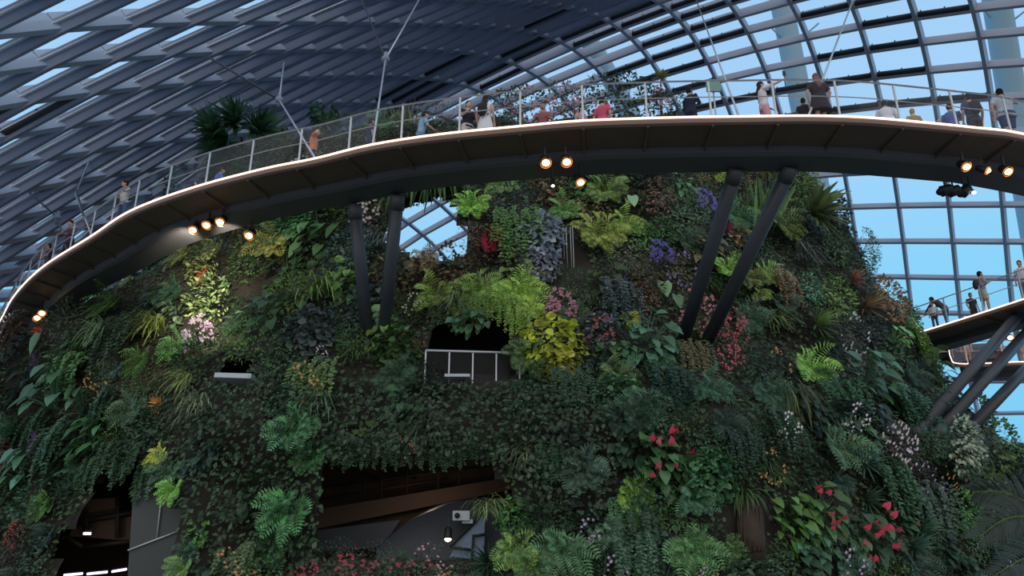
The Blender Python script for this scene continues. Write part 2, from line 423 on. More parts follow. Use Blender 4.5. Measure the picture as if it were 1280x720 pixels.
def g_single():
    mb = MB(); add_leaf(mb, (0, -.5, .6), (0.05, -.25, -1), (0, -1, .3), 1.35, 1.15, .1, 'heart', 7, .08)
    mb.tube([(0, 0, -.2), (0, -.3, .5), (0, -.5, .6)], .03, 5, False); return mb
def g_fern(n=17, L=1.1, droop=1.5, up=.5):
    mb = MB()
    for i in range(n):
        a = 2*PI*i/n+rnd(-.2, .2); p = Vector((math.cos(a)*.02, -.02-.1*(i % 2), math.sin(a)*.02)); 
        d = Vector((math.cos(a), -rnd(.5, 1.2), math.sin(a)*.8+up)).normalized(); l = L*rnd(.7, 1.15); sg = 12
        for k in range(sg):
            t = k/sg; q = p+d*(l/sg)
            s = d.cross(Vector((0, -1, .3))).normalized(); wl = l*.24*math.sin(PI*(t*.9+.1))**.8+.02
            for sd in (-1, 1):
                e = (s*sd+d*.45).normalized()
                add_leaf(mb, p, e, (0, -1, .5), wl, l*.075, .5, 'lance', 2, .1)
            mb.add([p+s*.008, p-s*.008, q-s*.006, q+s*.006], [(0, 1, 2, 3)])
            p = q; d = (d+Vector((0, 0, -droop/sg))).normalized()
    return mb
def g_strap(n=70, L=1.25, W=.045, droop=2.4, up=.7):
    mb = MB()
    for i in range(n):
        a = rnd(0, 2*PI); b = Vector((rnd(-.35, .35), 0, rnd(-.1, .35)))
        d = Vector((math.cos(a)*.8, -rnd(.4, 1.2), math.sin(a)*.5+up)); l = L*rnd(.6, 1.1)
        add_leaf(mb, b, d, Vector((0, -.4, 1)), l, W*rnd(.8, 1.4), droop, 'blade', 6, .15)
    return mb
def g_spiky(n=34, L=.95, W=.1, droop=.35, up=.35):
    mb = MB()
    for i in range(n):
        k = i/n; a = i*2.399; sp = .25+.95*k
        d = Vector((math.cos(a)*sp, -1.0+k*.5, math.sin(a)*sp+up*(1-k)))
        add_leaf(mb, (math.cos(a)*.06, -.1, math.sin(a)*.06), d, Vector((-math.cos(a)*.6, -.6, -math.sin(a)*.6+.5)), L*rnd(.75, 1.1), W*rnd(.8, 1.2), droop, 'lance', 4, .25)
    return mb
def g_upright(n=30, L=1.7, W=.13):
    mb = MB()
    for i in range(n):
        d = Vector((rnd(-.55, .55), -rnd(.1, .6), 1.0)); add_leaf(mb, (rnd(-.35, .35), -rnd(0, .3), -.6), d, (rnd(-.3, .3), -1, .2), L*rnd(.7, 1.1), W, .15, 'lance', 5, .2)
    return mb
def g_bush(n=300, L=.17, shape='oval', asp=.6, depth=.65):
    mb = MB()
    for i in range(n):
        x, z = disk(.95); r2 = min(1, x*x+z*z); y = -depth*math.sqrt(1-r2*.95)*rnd(.55, 1.08)
        o = Vector((x, y*1.1, z)).normalized()
        d = (o*.5+Vector((rnd(-.8, .8), rnd(-.5, .2), rnd(-.9, .35)))).normalized(); nr = o+Vector((rnd(-.4, .4), 0, rnd(.2, .8)))
        l = L*rnd(.7, 1.25); add_leaf(mb, (x, y, z), d, nr, l, l*asp, .3, shape, 2 if shape != 'round' else 3, .12)
    for i in range(10):
        x, z = disk(.6); mb.tube([(0, 0, -.1), (x*.6, -depth*.4, z*.6), (x, -depth*.75, z)], .012, 3, False)
    return mb
def g_trail(n=30, L=1.9):
    mb = MB()
    for i in range(n):
        x0 = rnd(-.75, .75); p = Vector((x0, -.1, rnd(.1, .9))); d = Vector((rnd(-.3, .3), -.8, .3)); l = L*rnd(.5, 1.1); sg = 14
        for k in range(sg):
            q = p+d.normalized()*(l/sg)
            for sd in (-1, 1):
                add_leaf(mb, q, (sd*.8+rnd(-.7, .7), -.5+rnd(-.3, .3), -.5+rnd(-.5, .5)), (rnd(-.4, .4), -1, .5), .15*rnd(.6, 1.4), .1, .3, 'oval', 2, .1)
            mb.tube([p, q], .008, 3, False); p = q; d = d+Vector((rnd(-.06, .06), .05, -.42))
    return mb
def g_flowers(n=70, r=.05, R=.85, depth=.72, zlo=-1, zhi=1, xs=1.0):
    mb = MB(); sd_ = rnd(0, 50)
    for i in range(n):
        x, z = disk(R); x *= xs
        if noise.noise(Vector((x*1.9+sd_, z*1.9, sd_))) < -.12 or x*x+z*z > .8+.5*noise.noise(Vector((x*3, z*3, sd_+4))): continue
        y = -depth*math.sqrt(max(.05, 1-(x*x+z*z)))*rnd(.95, 1.15)-.06
        c = Vector((x, y, z)); rr = r*rnd(.7, 1.3); a0 = rnd(0, PI); u = Vector((1, 0, 0)); v = Vector((0, -.45, .9))
        for k in range(5):
            a = a0+k*2*PI/5; d = u*math.cos(a)+v*math.sin(a)+Vector((0, -.35, 0))
            add_leaf(mb, c, d, (0, -1, .2), rr*1.3, rr*.95, .1, 'round', 2, .1)
    return mb
def g_spikes(n=14, L=.55):
    mb = MB()
    for i in range(n):
        x, z = disk(.6); p = Vector((x, -.55+abs(x)*.2, z)); d = Vector((rnd(-.25, .25), -.45, 1)).normalized()
        for k in range(16):
            c = p+d*(L*k/16); rr = .06*(1-k/22); a = rnd(0, 6.3)
            for q in range(3):
                b = a+q*2.1; add_leaf(mb, c, (math.cos(b), math.sin(b)*.7-.3, .35), (0, 0, 1), rr*1.4, rr, .1, 'round', 2, .1)
    return mb
def g_spathe():
    mb = MB(); add_leaf(mb, (0, 0, .05), (.1, -.5, .75), (0, -1, .3), .21, .19, .2, 'heart', 4, .1)
    mb.tube([(0, 0, .02), (.0, -.05, .12)], .014, 5); return mb
GEN = {'heart': (g_heart, 4), 'big': (g_big, 2), 'single': (g_single, 1), 'fern': (g_fern, 4), 'strap': (g_strap, 3), 'spiky': (g_spiky, 2), 'upright': (g_upright, 1),
       'bush': (g_bush, 4), 'trail': (g_trail, 3)}
LIB = {}
for k, (fn, cnt) in GEN.items():
    LIB[k] = [fn().mesh(k+'_foliage', M['leaf_gloss' if k in ('heart', 'big', 'single', 'spiky') else 'leaf']) for _ in range(cnt)]
LIB['lace'] = [g_bush(280, .21, 'round', 1.15, .55).mesh('round_leaf_foliage', M['leaf']) for _ in range(2)]
LIB['broad'] = [g_spiky(36, 1.25, .26, .5, .5).mesh('broad_blade_foliage', M['leaf_gloss'])]
LIB['fine'] = [g_bush(560, .12, 'lance', .4, .6).mesh('fine_foliage', M['leaf']) for _ in range(3)]
LIB['hang'] = [g_strap(46, 1.9, .12, 3.0, .3).mesh('hanging_foliage', M['leaf']) for _ in range(1)]
FL = {'blossom': [g_flowers(110, .045).mesh('blossoms', M['petal']) for _ in range(3)], 'dense': [g_flowers(330, .042, .95).mesh('dense_blossoms', M['petal']) for _ in range(2)],
      'few': [g_flowers(34, .05).mesh('few_blossoms', M['petal']) for _ in range(3)], 'spikes': [g_spikes().mesh('flower_spikes', M['petal']) for _ in range(2)]}
SPATHE = g_spathe().mesh('spathe', M['petal'])
KNAME = {'heart': 'heart_leaf_plant', 'big': 'elephant_ear_plant', 'single': 'giant_leaf_plant', 'fern': 'fern', 'strap': 'grass_tuft', 'spiky': 'bromeliad', 'upright': 'sword_leaf_plant',
         'bush': 'leafy_shrub', 'trail': 'trailing_vine', 'lace': 'round_leaf_shrub', 'broad': 'broad_blade_plant', 'fine': 'fine_leaf_shrub', 'hang': 'hanging_fern'}
KCAT = {'heart': 'plant', 'big': 'plant', 'single': 'plant', 'fern': 'fern', 'strap': 'grass', 'spiky': 'plant', 'upright': 'plant', 'bush': 'shrub', 'trail': 'vine', 'lace': 'shrub', 'broad': 'plant', 'fine': 'shrub', 'hang': 'fern'}
PLANTS = []
GAIN = 1.5
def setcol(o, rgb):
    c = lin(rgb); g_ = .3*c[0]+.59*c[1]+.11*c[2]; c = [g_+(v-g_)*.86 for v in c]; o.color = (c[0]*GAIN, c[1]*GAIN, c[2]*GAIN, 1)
def plant(x, y, rpx, kind, rgb, label=None, flower=None, frgb=None, group=None, spot=None, spathes=0, push=False):
    h = spot or hit(x, y)
    if h is None: return None
    p, th = h; f_ = proj(p)[2]; s = rpx*f_/F
    if not spot or push: p = p+Vector((math.sin(th), -math.cos(th), 0))*.16*s
    me = random.choice(LIB[kind]); name = KNAME[kind]
    rot = (rnd(-.12, .12), rnd(-.25, .25) if kind not in ('single', 'trail', 'hang', 'upright') else 0, th+rnd(-.15, .15))
    if flower or spathes:
        name = 'flowering_'+name; root = empty(name, p); root.rotation_euler = rot; root.scale = (s, s, s)
        a = link('foliage', me, root); setcol(a, rgb)
        if flower:
            b = link('flowers', random.choice(FL[flower]), root); setcol(b, frgb); b['kind'] = 'stuff'
        for k in range(spathes):
            b = link('flower', SPATHE, root); setcol(b, frgb); q = disk(.85); b.location = (q[0], -.62+.35*(q[0]**2+q[1]**2), q[1])
            b.rotation_euler = (rnd(-.4, .4), rnd(-.6, .6), rnd(-.6, .6)); b['label'] = 'red spathe flower'
            k_ = rnd(.8, 1.2); b.scale = (k_,)*3
    else:
        root = link(name, me); root.location = p; root.rotation_euler = rot; root.scale = (s, s, s); setcol(root, rgb)
    tag(root, label, KCAT[kind], group); PLANTS.append((x, y, rpx, kind, rgb, root))
    return root
# ------------------------------------------------------------------ the plants that stand out in the photograph
T = [
 (58, 418, 17, 'spiky', (190, 74, 50), 'orange red leafed plant at the upper left edge beside the twin lamps'),
 (62, 432, 22, 'single', (86, 128, 104), 'single teal leaf drooping under the twin lamps at the left edge'),
 (55, 462, 19, 'fine', (60, 84, 62), 'violet flower spray on the left edge beneath the orange red plant', 'spikes', (150, 120, 190)),
 (98, 415, 46, 'fine', (62, 72, 58), 'wide dark shrub with tiny pale leaves under the walkway at far left'),
 (102, 445, 30, 'heart', (66, 110, 58), 'mid green heart-leaved plant just below the wide dark shrub at far left'),
 (82, 500, 46, 'big', (70, 112, 84), 'big teal elephant ear leaves left of the yellow-orange croton'),
 (112, 508, 34, 'big', (74, 118, 88), 'broad pale teal elephant ear leaf facing out beside its larger twin clump'),
 (30, 540, 40, 'fern', (62, 104, 72), 'blue green fern at the left frame edge above the violet orchid spray'),
 (12, 585, 34, 'bush', (92, 48, 52), 'dark burgundy leaved shrub cut by the left frame edge'),
 (56, 563, 22, 'strap', (70, 96, 70), 'violet orchid spray arching over green leaves near the left edge', 'spikes', (170, 110, 190)),
 (40, 592, 36, 'big', (72, 122, 96), 'teal large-leaved plant hanging below the violet orchid spray'),
 (120, 556, 44, 'heart', (62, 112, 70), 'green heart-leaved mound overhanging the left cave opening'),
 (68, 632, 26, 'fern', (92, 140, 48), 'bright green fern left of the left cave opening'),
 (34, 672, 24, 'bush', (66, 60, 50), 'red-flowered shrub in the lower left corner', 'blossom', (205, 62, 76)),
 (24, 705, 30, 'fine', (74, 78, 78), 'grey green shrub at the bottom left corner under the red-flowered shrub'),
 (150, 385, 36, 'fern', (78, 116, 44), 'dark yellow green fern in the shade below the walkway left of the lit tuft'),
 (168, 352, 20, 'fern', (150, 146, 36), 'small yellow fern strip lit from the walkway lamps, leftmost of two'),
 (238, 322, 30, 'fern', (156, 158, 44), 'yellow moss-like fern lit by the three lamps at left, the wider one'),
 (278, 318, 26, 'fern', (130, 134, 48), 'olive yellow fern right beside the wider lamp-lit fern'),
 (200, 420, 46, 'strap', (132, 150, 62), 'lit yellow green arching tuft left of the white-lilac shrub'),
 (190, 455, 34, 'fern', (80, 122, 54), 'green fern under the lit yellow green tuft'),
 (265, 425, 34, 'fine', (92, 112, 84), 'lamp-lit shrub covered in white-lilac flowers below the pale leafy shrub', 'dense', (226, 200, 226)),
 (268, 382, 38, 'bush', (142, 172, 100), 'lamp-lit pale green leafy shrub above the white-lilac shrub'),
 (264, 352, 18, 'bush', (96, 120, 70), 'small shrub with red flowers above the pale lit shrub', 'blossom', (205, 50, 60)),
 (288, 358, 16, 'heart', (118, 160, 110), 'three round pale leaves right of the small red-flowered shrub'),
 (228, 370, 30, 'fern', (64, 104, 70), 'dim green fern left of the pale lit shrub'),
 (205, 508, 20, 'spiky', (214, 150, 66), 'yellow-orange croton leaves above the lime ferns at left'),
 (238, 485, 36, 'strap', (132, 150, 84), 'pale green arching tuft left of the small white ledge'),
 (255, 520, 46, 'strap', (140, 152, 122), 'striped pale grass hanging beside the left creeper curtain'),
 (206, 572, 22, 'fern', (186, 196, 52), 'upper lime yellow fern on the right rim of the left cave opening'),
 (224, 615, 26, 'fern', (124, 182, 62), 'lower lime green fern on the right rim of the left cave opening'),
 (250, 668, 20, 'heart', (108, 170, 70), 'bright green heart leaves low beside the grey wall panel'),
 (235, 712, 28, 'fern', (104, 140, 66), 'green fern at the bottom edge beside the grey wall panel'),
 (350, 402, 44, 'heart', (66, 98, 64), 'dark heart-leaved plant left of the hanging tuft by the thin columns'),
 (408, 372, 50, 'strap', (126, 156, 72), 'large light green arching tuft left of the thin slanting columns'),
 (405, 296, 54, 'heart', (76, 116, 74), 'big green heart-leaved mass under the walkway left of the thin columns'),
 (345, 312, 36, 'fern', (128, 132, 48), 'olive yellow fern left of the big heart-leaved mass'),
 (320, 300, 28, 'bush', (96, 90, 46), 'olive brown shrub right below the walkway next to the olive yellow fern'),
 (406, 447, 17, 'fine', (60, 84, 58), 'little cluster of white-lilac orchids on the dark creeper', 'few', (220, 196, 216)),
 (400, 515, 40, 'strap', (92, 118, 92), 'pale green grass tuft hanging down left of the wide cave opening'),
 (375, 540, 40, 'fern', (66, 124, 74), 'green fern above the left creeper curtain beside the hanging grass'),
 (368, 640, 46, 'fern', (60, 130, 66), 'bright green fern low left of the wide cave opening'),
 (395, 575, 30, 'fern', (62, 126, 66), 'green fern at the upper left corner of the wide cave opening'),
 (345, 690, 34, 'fern', (58, 112, 62), 'green fern at the bottom left of the red flower bed'),
 (470, 276, 34, 'bush', (100, 92, 84), 'shrub full of tiny white flowers between the thin columns', 'blossom', (214, 196, 196)),
 (530, 236, 52, 'hang', (66, 104, 44), 'long dark hanging fern in front of the sky gap, left of its twin'),
 (556, 234, 46, 'hang', (60, 92, 46), 'long dark hanging fern in front of the sky gap, right of its twin'),
 (515, 244, 24, 'fern', (112, 158, 52), 'bright green fern under the walkway just above the sky gap'),
 (590, 262, 28, 'fern', (118, 176, 48), 'vivid green fern right of the sky gap'),
 (612, 262, 20, 'fine', (140, 138, 110), 'pale cream-leaved shrub right of the vivid green fern'),
 (620, 298, 20, 'spiky', (196, 150, 60), 'small yellow-orange plant above the pink foxtail flowers'),
 (612, 316, 27, 'bush', (84, 66, 62), 'plant with upright deep pink flower spikes right of the sky gap', 'spikes', (240, 84, 136)),
 (592, 300, 22, 'fine', (156, 128, 116), 'pinkish grey shrub on the right rim of the sky gap'),
 (560, 345, 40, 'bush', (112, 84, 52), 'brown-leaved shrub just below the sky gap'),
 (500, 350, 36, 'bush', (96, 86, 50), 'olive brown shrub right of the thin slanting columns'),
 (545, 372, 34, 'fern', (126, 156, 52), 'yellow green fern below the brown-leaved shrub'),
 (566, 380, 36, 'strap', (104, 124, 96), 'grey green drooping tuft right of the yellow green fern'),
 (600, 366, 36, 'fern', (118, 152, 50), 'lime fern left of the bright lime fern over the balcony'),
 (648, 370, 40, 'fern', (142, 182, 46), 'bright lime fern hanging over the balcony beside the mauve shrub'),
 (662, 392, 22, 'fern', (156, 186, 52), 'small lime fern tip touching the mauve shrub'),
 (519, 385, 20, 'bush', (96, 100, 60), 'small shrub with white and orange blossoms above the balcony post', 'few', (235, 225, 215)),
 (518, 432, 20, 'fine', (80, 80, 56), 'low shrub with reddish flowers at the left end of the balcony railing', 'few', (206, 96, 90)),
 (638, 262, 32, 'bush', (72, 92, 92), 'dark blue green shrub above the grey-blue shrub'),
 (625, 236, 26, 'fern', (104, 142, 58), 'spiky green fern touching the walkway left of the hanging lamp'),
 (672, 300, 34, 'lace', (146, 160, 172), 'grey-blue leaved shrub left of the thin waterfall, upper half'),
 (676, 334, 26, 'lace', (150, 152, 168), 'grey-violet leaved shrub left of the thin waterfall, lower half'),
 (690, 240, 32, 'bush', (132, 106, 78), 'cream and brown leaved shrub under the hanging lamp'),
 (702, 268, 30, 'fern', (96, 142, 66), 'green fern spilling above the thin waterfall'),
 (745, 300, 40, 'fern', (134, 150, 52), 'yellow green fern hanging right of the thin waterfall'),
 (775, 285, 32, 'fern', (128, 158, 52), 'lime fern beneath the single giant pale leaf'),
 (788, 256, 13, 'single', (134, 182, 142), 'single giant pale leaf standing out below the walkway centre'),
 (752, 245, 36, 'fern', (104, 130, 56), 'olive green fern just below the walkway right of the hanging lamp'),
 (818, 250, 26, 'bush', (132, 100, 84), 'pinkish brown shrub below the walkway left of the blue flower spray'),
 (850, 238, 26, 'heart', (84, 132, 84), 'heart-leaved plant touching the walkway above the blue flower spray'),
 (872, 258, 22, 'fine', (72, 92, 80), 'blue-violet flower spray beside the left thick column', 'dense', (126, 112, 196)),
 (818, 324, 24, 'fine', (66, 80, 84), 'tall blue-violet flower column in the middle of the wall', 'dense', (116, 102, 200)),
 (786, 330, 30, 'fine', (142, 142, 118), 'cream-flecked shrub left of the blue-violet flower column'),
 (774, 358, 15, 'fine', (72, 90, 96), 'small blue flower cluster left below the cream-flecked shrub', 'dense', (116, 106, 200)),
 (845, 340, 28, 'fine', (134, 126, 100), 'cream grey shrub between the blue column and the thick columns', 'few', (150, 130, 210)),
 (800, 375, 22, 'bush', (150, 108, 92), 'pinkish brown rosette shrub left of the round pale leaf', ),
 (826, 366, 17, 'single', (112, 158, 102), 'large round pale green leaf below the blue-violet flower column'),
 (842, 380, 14, 'single', (108, 148, 112), 'small pale leaf right under the large round pale leaf'),
 (696, 388, 28, 'fine', (126, 104, 88), 'mauve-flowered shrub on top of the lime round-leaf shrub', 'dense', (206, 140, 168)),
 (690, 437, 41, 'lace', (182, 190, 42), 'lime yellow round-leaf shrub at the right end of the balcony railing'),
 (700, 462, 26, 'lace', (166, 164, 58), 'yellow olive lower lobe below the lime round-leaf shrub'),
 (738, 380, 22, 'strap', (124, 140, 112), 'pale spiky grass right of the mauve-flowered shrub'),
 (742, 398, 26, 'fine', (96, 108, 96), 'grey green shrub above the silver-leaved shrub'),
 (745, 422, 30, 'lace', (118, 118, 128), 'silver-grey leaved shrub right of the lime round-leaf shrub', 'few', (196, 90, 84)),
 (785, 400, 16, 'fern', (178, 188, 40), 'small acid yellow fern above the teal heart-leaved plant'),
 (806, 430, 44, 'heart', (88, 136, 104), 'large teal heart-leaved plant left of the thick columns'),
 (766, 450, 30, 'heart', (82, 130, 84), 'green heart-leaved plant below the silver-leaved shrub'),
 (782, 490, 28, 'heart', (78, 146, 82), 'bright green heart-leaved plant below the teal heart-leaved plant'),
 (862, 395, 34, 'fine', (112, 96, 84), 'airy pink-flowered begonia between the thick columns', 'blossom', (220, 140, 152)),
 (902, 415, 32, 'fine', (96, 72, 66), 'upper part of the pink begonia column right of the thick columns', 'dense', (216, 112, 128)),
 (908, 455, 26, 'fine', (92, 66, 62), 'lower part of the pink begonia column right of the thick columns', 'blossom', (206, 104, 118)),
 (904, 292, 18, 'spiky', (124, 46, 64), 'dark red rosette between the thick columns'),
 (898, 226, 20, 'fern', (152, 186, 52), 'bright lime fern at the top of the left thick column'),
 (905, 340, 26, 'fern', (128, 178, 48), 'lime fern seen between the two thick columns'),
 (952, 345, 24, 'fern', (140, 180, 48), 'lime fern right of the right thick column'),
 (945, 370, 18, 'fern', (124, 158, 50), 'smaller lime fern hanging under its neighbour right of the thick column'),
 (940, 268, 44, 'upright', (96, 134, 74), 'tall sword-leaf plant standing between the thick columns below the walkway'),
 (1004, 272, 42, 'broad', (92, 106, 62), 'broad-bladed plant jutting over the right shoulder of the mountain'),
 (985, 250, 26, 'bush', (88, 118, 62), 'green shrub at the top of the right thick column'),
 (1000, 330, 38, 'strap', (96, 108, 100), 'grey green drooping tuft below the broad-bladed plant'),
 (1036, 312, 28, 'bush', (76, 108, 72), 'green shrub on the right shoulder below the broad-bladed plant'),
 (1072, 386, 34, 'spiky', (122, 100, 68), 'brownish spiky rosette on the right edge of the mountain'),
 (1060, 352, 22, 'spiky', (150, 92, 76), 'small dry reddish spiky plant on the right edge against the sky'),
 (1004, 366, 24, 'bush', (92, 150, 116), 'teal leafy shrub left of the brownish spiky rosette'),
 (1000, 462, 40, 'fern', (128, 178, 50), 'bright lime fern spreading right of the pink begonia column'),
 (970, 410, 34, 'strap', (112, 132, 80), 'tuft with pale upright blades above the bright lime fern'),
 (1048, 420, 34, 'fine', (84, 84, 82), 'dark grey speckled shrub below the brownish spiky rosette', 'few', (210, 206, 214)),
 (1075, 480, 54, 'heart', (66, 112, 74), 'large dark heart-leaved mass left of the bare bark patch'),
 (1110, 424, 22, 'big', (116, 170, 84), 'bright green big leaf on the right edge next to the walkway end'),
 (1108, 450, 30, 'bush', (62, 92, 62), 'dark shrub below the bright big leaf on the right edge'),
 (1165, 470, 36, 'heart', (96, 124, 72), 'glossy olive shrub behind the raking columns'),
 (1190, 560, 40, 'bush', (150, 162, 138), 'pale glinting shrub just below the raking columns'),  # white highlights put into the pale leaf colour
 (1108, 560, 36, 'fine', (112, 104, 108), 'shrub with small white and pink flowers left of the raking columns', 'blossom', (206, 190, 200)),
 (1140, 605, 34, 'fine', (92, 90, 96), 'greyish shrub with a few lilac flowers under the raking columns', 'few', (190, 160, 210)),
 (1030, 562, 48, 'fern', (78, 112, 68), 'large spreading green fern above the lower red anthurium'),
 (985, 500, 40, 'hang', (78, 92, 52), 'dark olive hanging curtain fern below the bright lime fern'),
 (908, 690, 26, 'fern', (82, 118, 60), 'green fern at the left foot of the bare trunk'),
 (962, 700, 26, 'bush', (70, 100, 58), 'leafy shrub at the right foot of the bare trunk'),
 (930, 622, 24, 'hang', (70, 96, 54), 'dark hanging fern over the top of the bare trunk'),
 (785, 618, 32, 'fern', (124, 168, 52), 'lime fern in the dark lower middle left of the upper red anthurium'),
 (805, 645, 26, 'fern', (92, 138, 54), 'green fern just under the lime fern in the dark lower middle'),
 (985, 650, 40, 'heart', (84, 130, 52), 'bright green leafy plant right of the bare trunk'),
 (1240, 560, 36, 'bush', (92, 118, 66), 'olive shrub on the right slope under the third raking column'),
 (1215, 520, 30, 'bush', (98, 122, 74), 'light green shrub at the foot of the third raking column'),
 (1225, 625, 40, 'bush', (104, 122, 58), 'yellow green shrub above the dark palm'),
 (610, 640, 30, 'strap', (122, 146, 84), 'pale green tuft at the right rim of the wide cave opening'),
 (655, 575, 34, 'strap', (118, 128, 92), 'pale spiky shrub right of the wide cave opening'),
 (640, 690, 38, 'fern', (112, 150, 62), 'light green fern below the right rim of the wide cave opening'),
 (700, 690, 46, 'fern', (72, 118, 76), 'big fern at the bottom middle of the picture'),
 (860, 690, 44, 'fern', (74, 124, 66), 'big bright fern at the bottom left of the bare trunk'),
 (725, 590, 40, 'fern', (66, 98, 86), 'blue green fern in the dark left of the lime fern'),
]
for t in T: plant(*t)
a = plant(826, 578, 44, 'heart', (66, 104, 62), 'upper anthurium with scattered red spathes in the lower middle', None, (222, 52, 72), None, None, 10)
a = plant(1020, 642, 40, 'heart', (72, 110, 56), 'anthurium with red spathes right of the bare trunk', None, (222, 52, 72), None, None, 8)
a = plant(1078, 668, 44, 'heart', (60, 100, 60), 'lower right anthurium crowded with red spathes', None, (222, 60, 80), None, None, 14)
a = plant(1120, 655, 26, 'heart', (66, 106, 70), 'small anthurium with one or two pink-red spathes at its right', None, (228, 60, 84), None, None, 2)
# red flower bed in front of the wide cave opening
for k, (x, y, r) in enumerate(((392, 728, 34), (438, 724, 36), (482, 728, 36), (524, 724, 30))):
    p = at_y(x, y, 18.6); 
    plant(x, y, r, 'bush', (74, 84, 66), ['leftmost', 'second from left', 'third from left', 'rightmost'][k]+' red-flowered bush of the flower bed at the bottom centre', 'blossom', (176, 66, 84), 'red flower bed', (p, 0.0))
for k, (x, y, r) in enumerate(((425, 700, 30), (475, 702, 30), (540, 702, 30), (585, 705, 26))):
    p = at_y(x, y, 19.2)
    plant(x, y, r, 'fine', (70, 92, 78), ['grey green bush behind the left of the red flower bed', 'grey green bush behind the middle of the red flower bed', 'bush with pale pink flowers at the right end of the red flower bed', 'green bush right of the red flower bed beside the bluish panel'][k],
          'few' if k == 2 else None, (214, 160, 180), None, (p, 0.0))

# ------------------------------------------------------------------ more plants between the ones above
LAND = [('the balcony railing', 590, 455), ('the lime round-leaf shrub', 690, 437), ('the wide cave opening', 515, 630), ('the left cave opening', 150, 660), ('the sky gap in the plants', 545, 290),
        ('the blue flower column', 818, 322), ('the white-lilac shrub', 265, 425), ('the pair of thin slanting columns', 470, 340), ('the pair of thick slanting columns', 900, 330), ('the tall sword-leaf plant', 945, 265),
        ('the thin waterfall', 712, 330), ('the lit pale shrub', 268, 380), ('the upper red anthurium', 820, 575), ('the lower red anthurium', 1040, 655), ('the pink column of begonias', 902, 430), ('the spiky brown rosette', 1075, 385),
        ('the three raking columns', 1180, 500), ('the red flower bed at the bottom', 440, 705), ('the dark palm', 1250, 660), ('the bare trunk', 930, 660), ('the violet orchid spray', 55, 560), ('the big teal leaves', 95, 500)]
def colour_word(c):
    r, g, b = c
    mx = max(c)
    if r > g*1.15: return 'reddish brown' if mx < 130 else 'pinkish'
    if r > g*.9 and g > b*1.5: return 'yellow green' if mx > 110 else 'olive'
    if b > g*.95: return 'grey green'
    if mx > 135: return 'bright green'
    if b > g*.72: return 'blue green'
    if mx < 85: return 'dark green'
    return 'mid green'
KWORD = {'heart': 'heart-leaved plant', 'big': 'large-leaved plant', 'single': 'single giant leaf', 'fern': 'fern', 'strap': 'arching grass tuft', 'spiky': 'spiky rosette plant', 'upright': 'sword-leaved plant',
         'bush': 'leafy shrub', 'trail': 'trailing vine', 'lace': 'round-leaved shrub', 'broad': 'broad-bladed plant', 'fine': 'fine-leaved shrub', 'hang': 'hanging fern'}
def direction(dx, dy):
    a = math.degrees(math.atan2(-dy, dx)) % 360
    return ['right of', 'up and right of', 'above', 'up and left of', 'left of', 'down and left of', 'below', 'down and right of'][int((a+22.5)//45) % 8]
IVY = [[(232, 470), (300, 470), (405, 440), (420, 520), (405, 580), (402, 700), (240, 720), (225, 640)], [(405, 470), (655, 475), (790, 500), (760, 560), (640, 590), (600, 566), (405, 575)], [(640, 560), (780, 540), (760, 640), (650, 640)]]
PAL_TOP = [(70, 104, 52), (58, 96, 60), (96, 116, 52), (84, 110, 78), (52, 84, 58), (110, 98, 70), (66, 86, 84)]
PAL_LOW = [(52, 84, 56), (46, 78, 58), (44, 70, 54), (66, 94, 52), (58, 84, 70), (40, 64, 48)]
filler = []
for j, gy in enumerate(range(224, 735, 22)):
    for i in range(56):
        x = i*24+(12 if j % 2 else 0)-10+rnd(-9, 9); y = gy+rnd(-9, 9)
        if any(in_poly(x, y, h) for h in HOLES) or any(in_poly(x, y, h) for h in BARE): continue
        if any(in_poly(x, y, h) for h in IVY) and random.random() < .82: continue
        if any(math.hypot(x-q[0], y-q[1]) < q[2]*.55+7 for q in PLANTS): continue
        h = hit(x, y)
        if not h or abs(h[1]) > 1.25: continue
        if y > 560 and 395 < x < 640 and y < 700: continue
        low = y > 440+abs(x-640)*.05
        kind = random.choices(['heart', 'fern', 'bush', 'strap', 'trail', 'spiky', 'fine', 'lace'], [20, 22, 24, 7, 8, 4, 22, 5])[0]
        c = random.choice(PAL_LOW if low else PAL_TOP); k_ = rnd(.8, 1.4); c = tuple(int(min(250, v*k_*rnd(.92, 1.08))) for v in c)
        r = rnd(24, 38)
        kw = {}
        if random.random() < .07:
            kw = dict(flower='few', frgb=random.choice([(225, 215, 220), (200, 120, 130), (190, 170, 200), (210, 150, 90)]))
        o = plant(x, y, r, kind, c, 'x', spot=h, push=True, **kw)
        if o: filler.append((o, x, y, kind, c, kw))
byl = {}
for (o, x, y, kind, c, kw) in filler:
    L_ = min(LAND, key=lambda q: math.hypot(q[1]-x, q[2]-y)); dd = math.hypot(L_[1]-x, L_[2]-y)
    fw = ''
    if kw: 
        f_ = kw['frgb']; fw = {225: 'white-flowered ', 200: 'pink-flowered ', 190: 'lilac-flowered ', 210: 'orange-flowered '}[f_[0]]
    b = (colour_word(c)+' '+fw+KWORD[kind], direction(x-L_[1], y-L_[2])+' '+L_[0])
    byl.setdefault(b, []).append((dd, o))
ORD = ['nearest one', 'second nearest', 'third nearest', 'fourth nearest', 'fifth nearest', 'sixth nearest', 'seventh nearest', 'eighth nearest']
for (a, b), lst in byl.items():
    lst.sort(key=lambda q: q[0])
    for k, (dd, o) in enumerate(lst):
        b2 = b.replace('the pair of ', 'the ')
        o['label'] = (a+' '+b2) if len(lst) == 1 else (a+' '+b2+', '+ORD[min(k, 7)])
        o['group'] = 'plants covering the mountain wall'

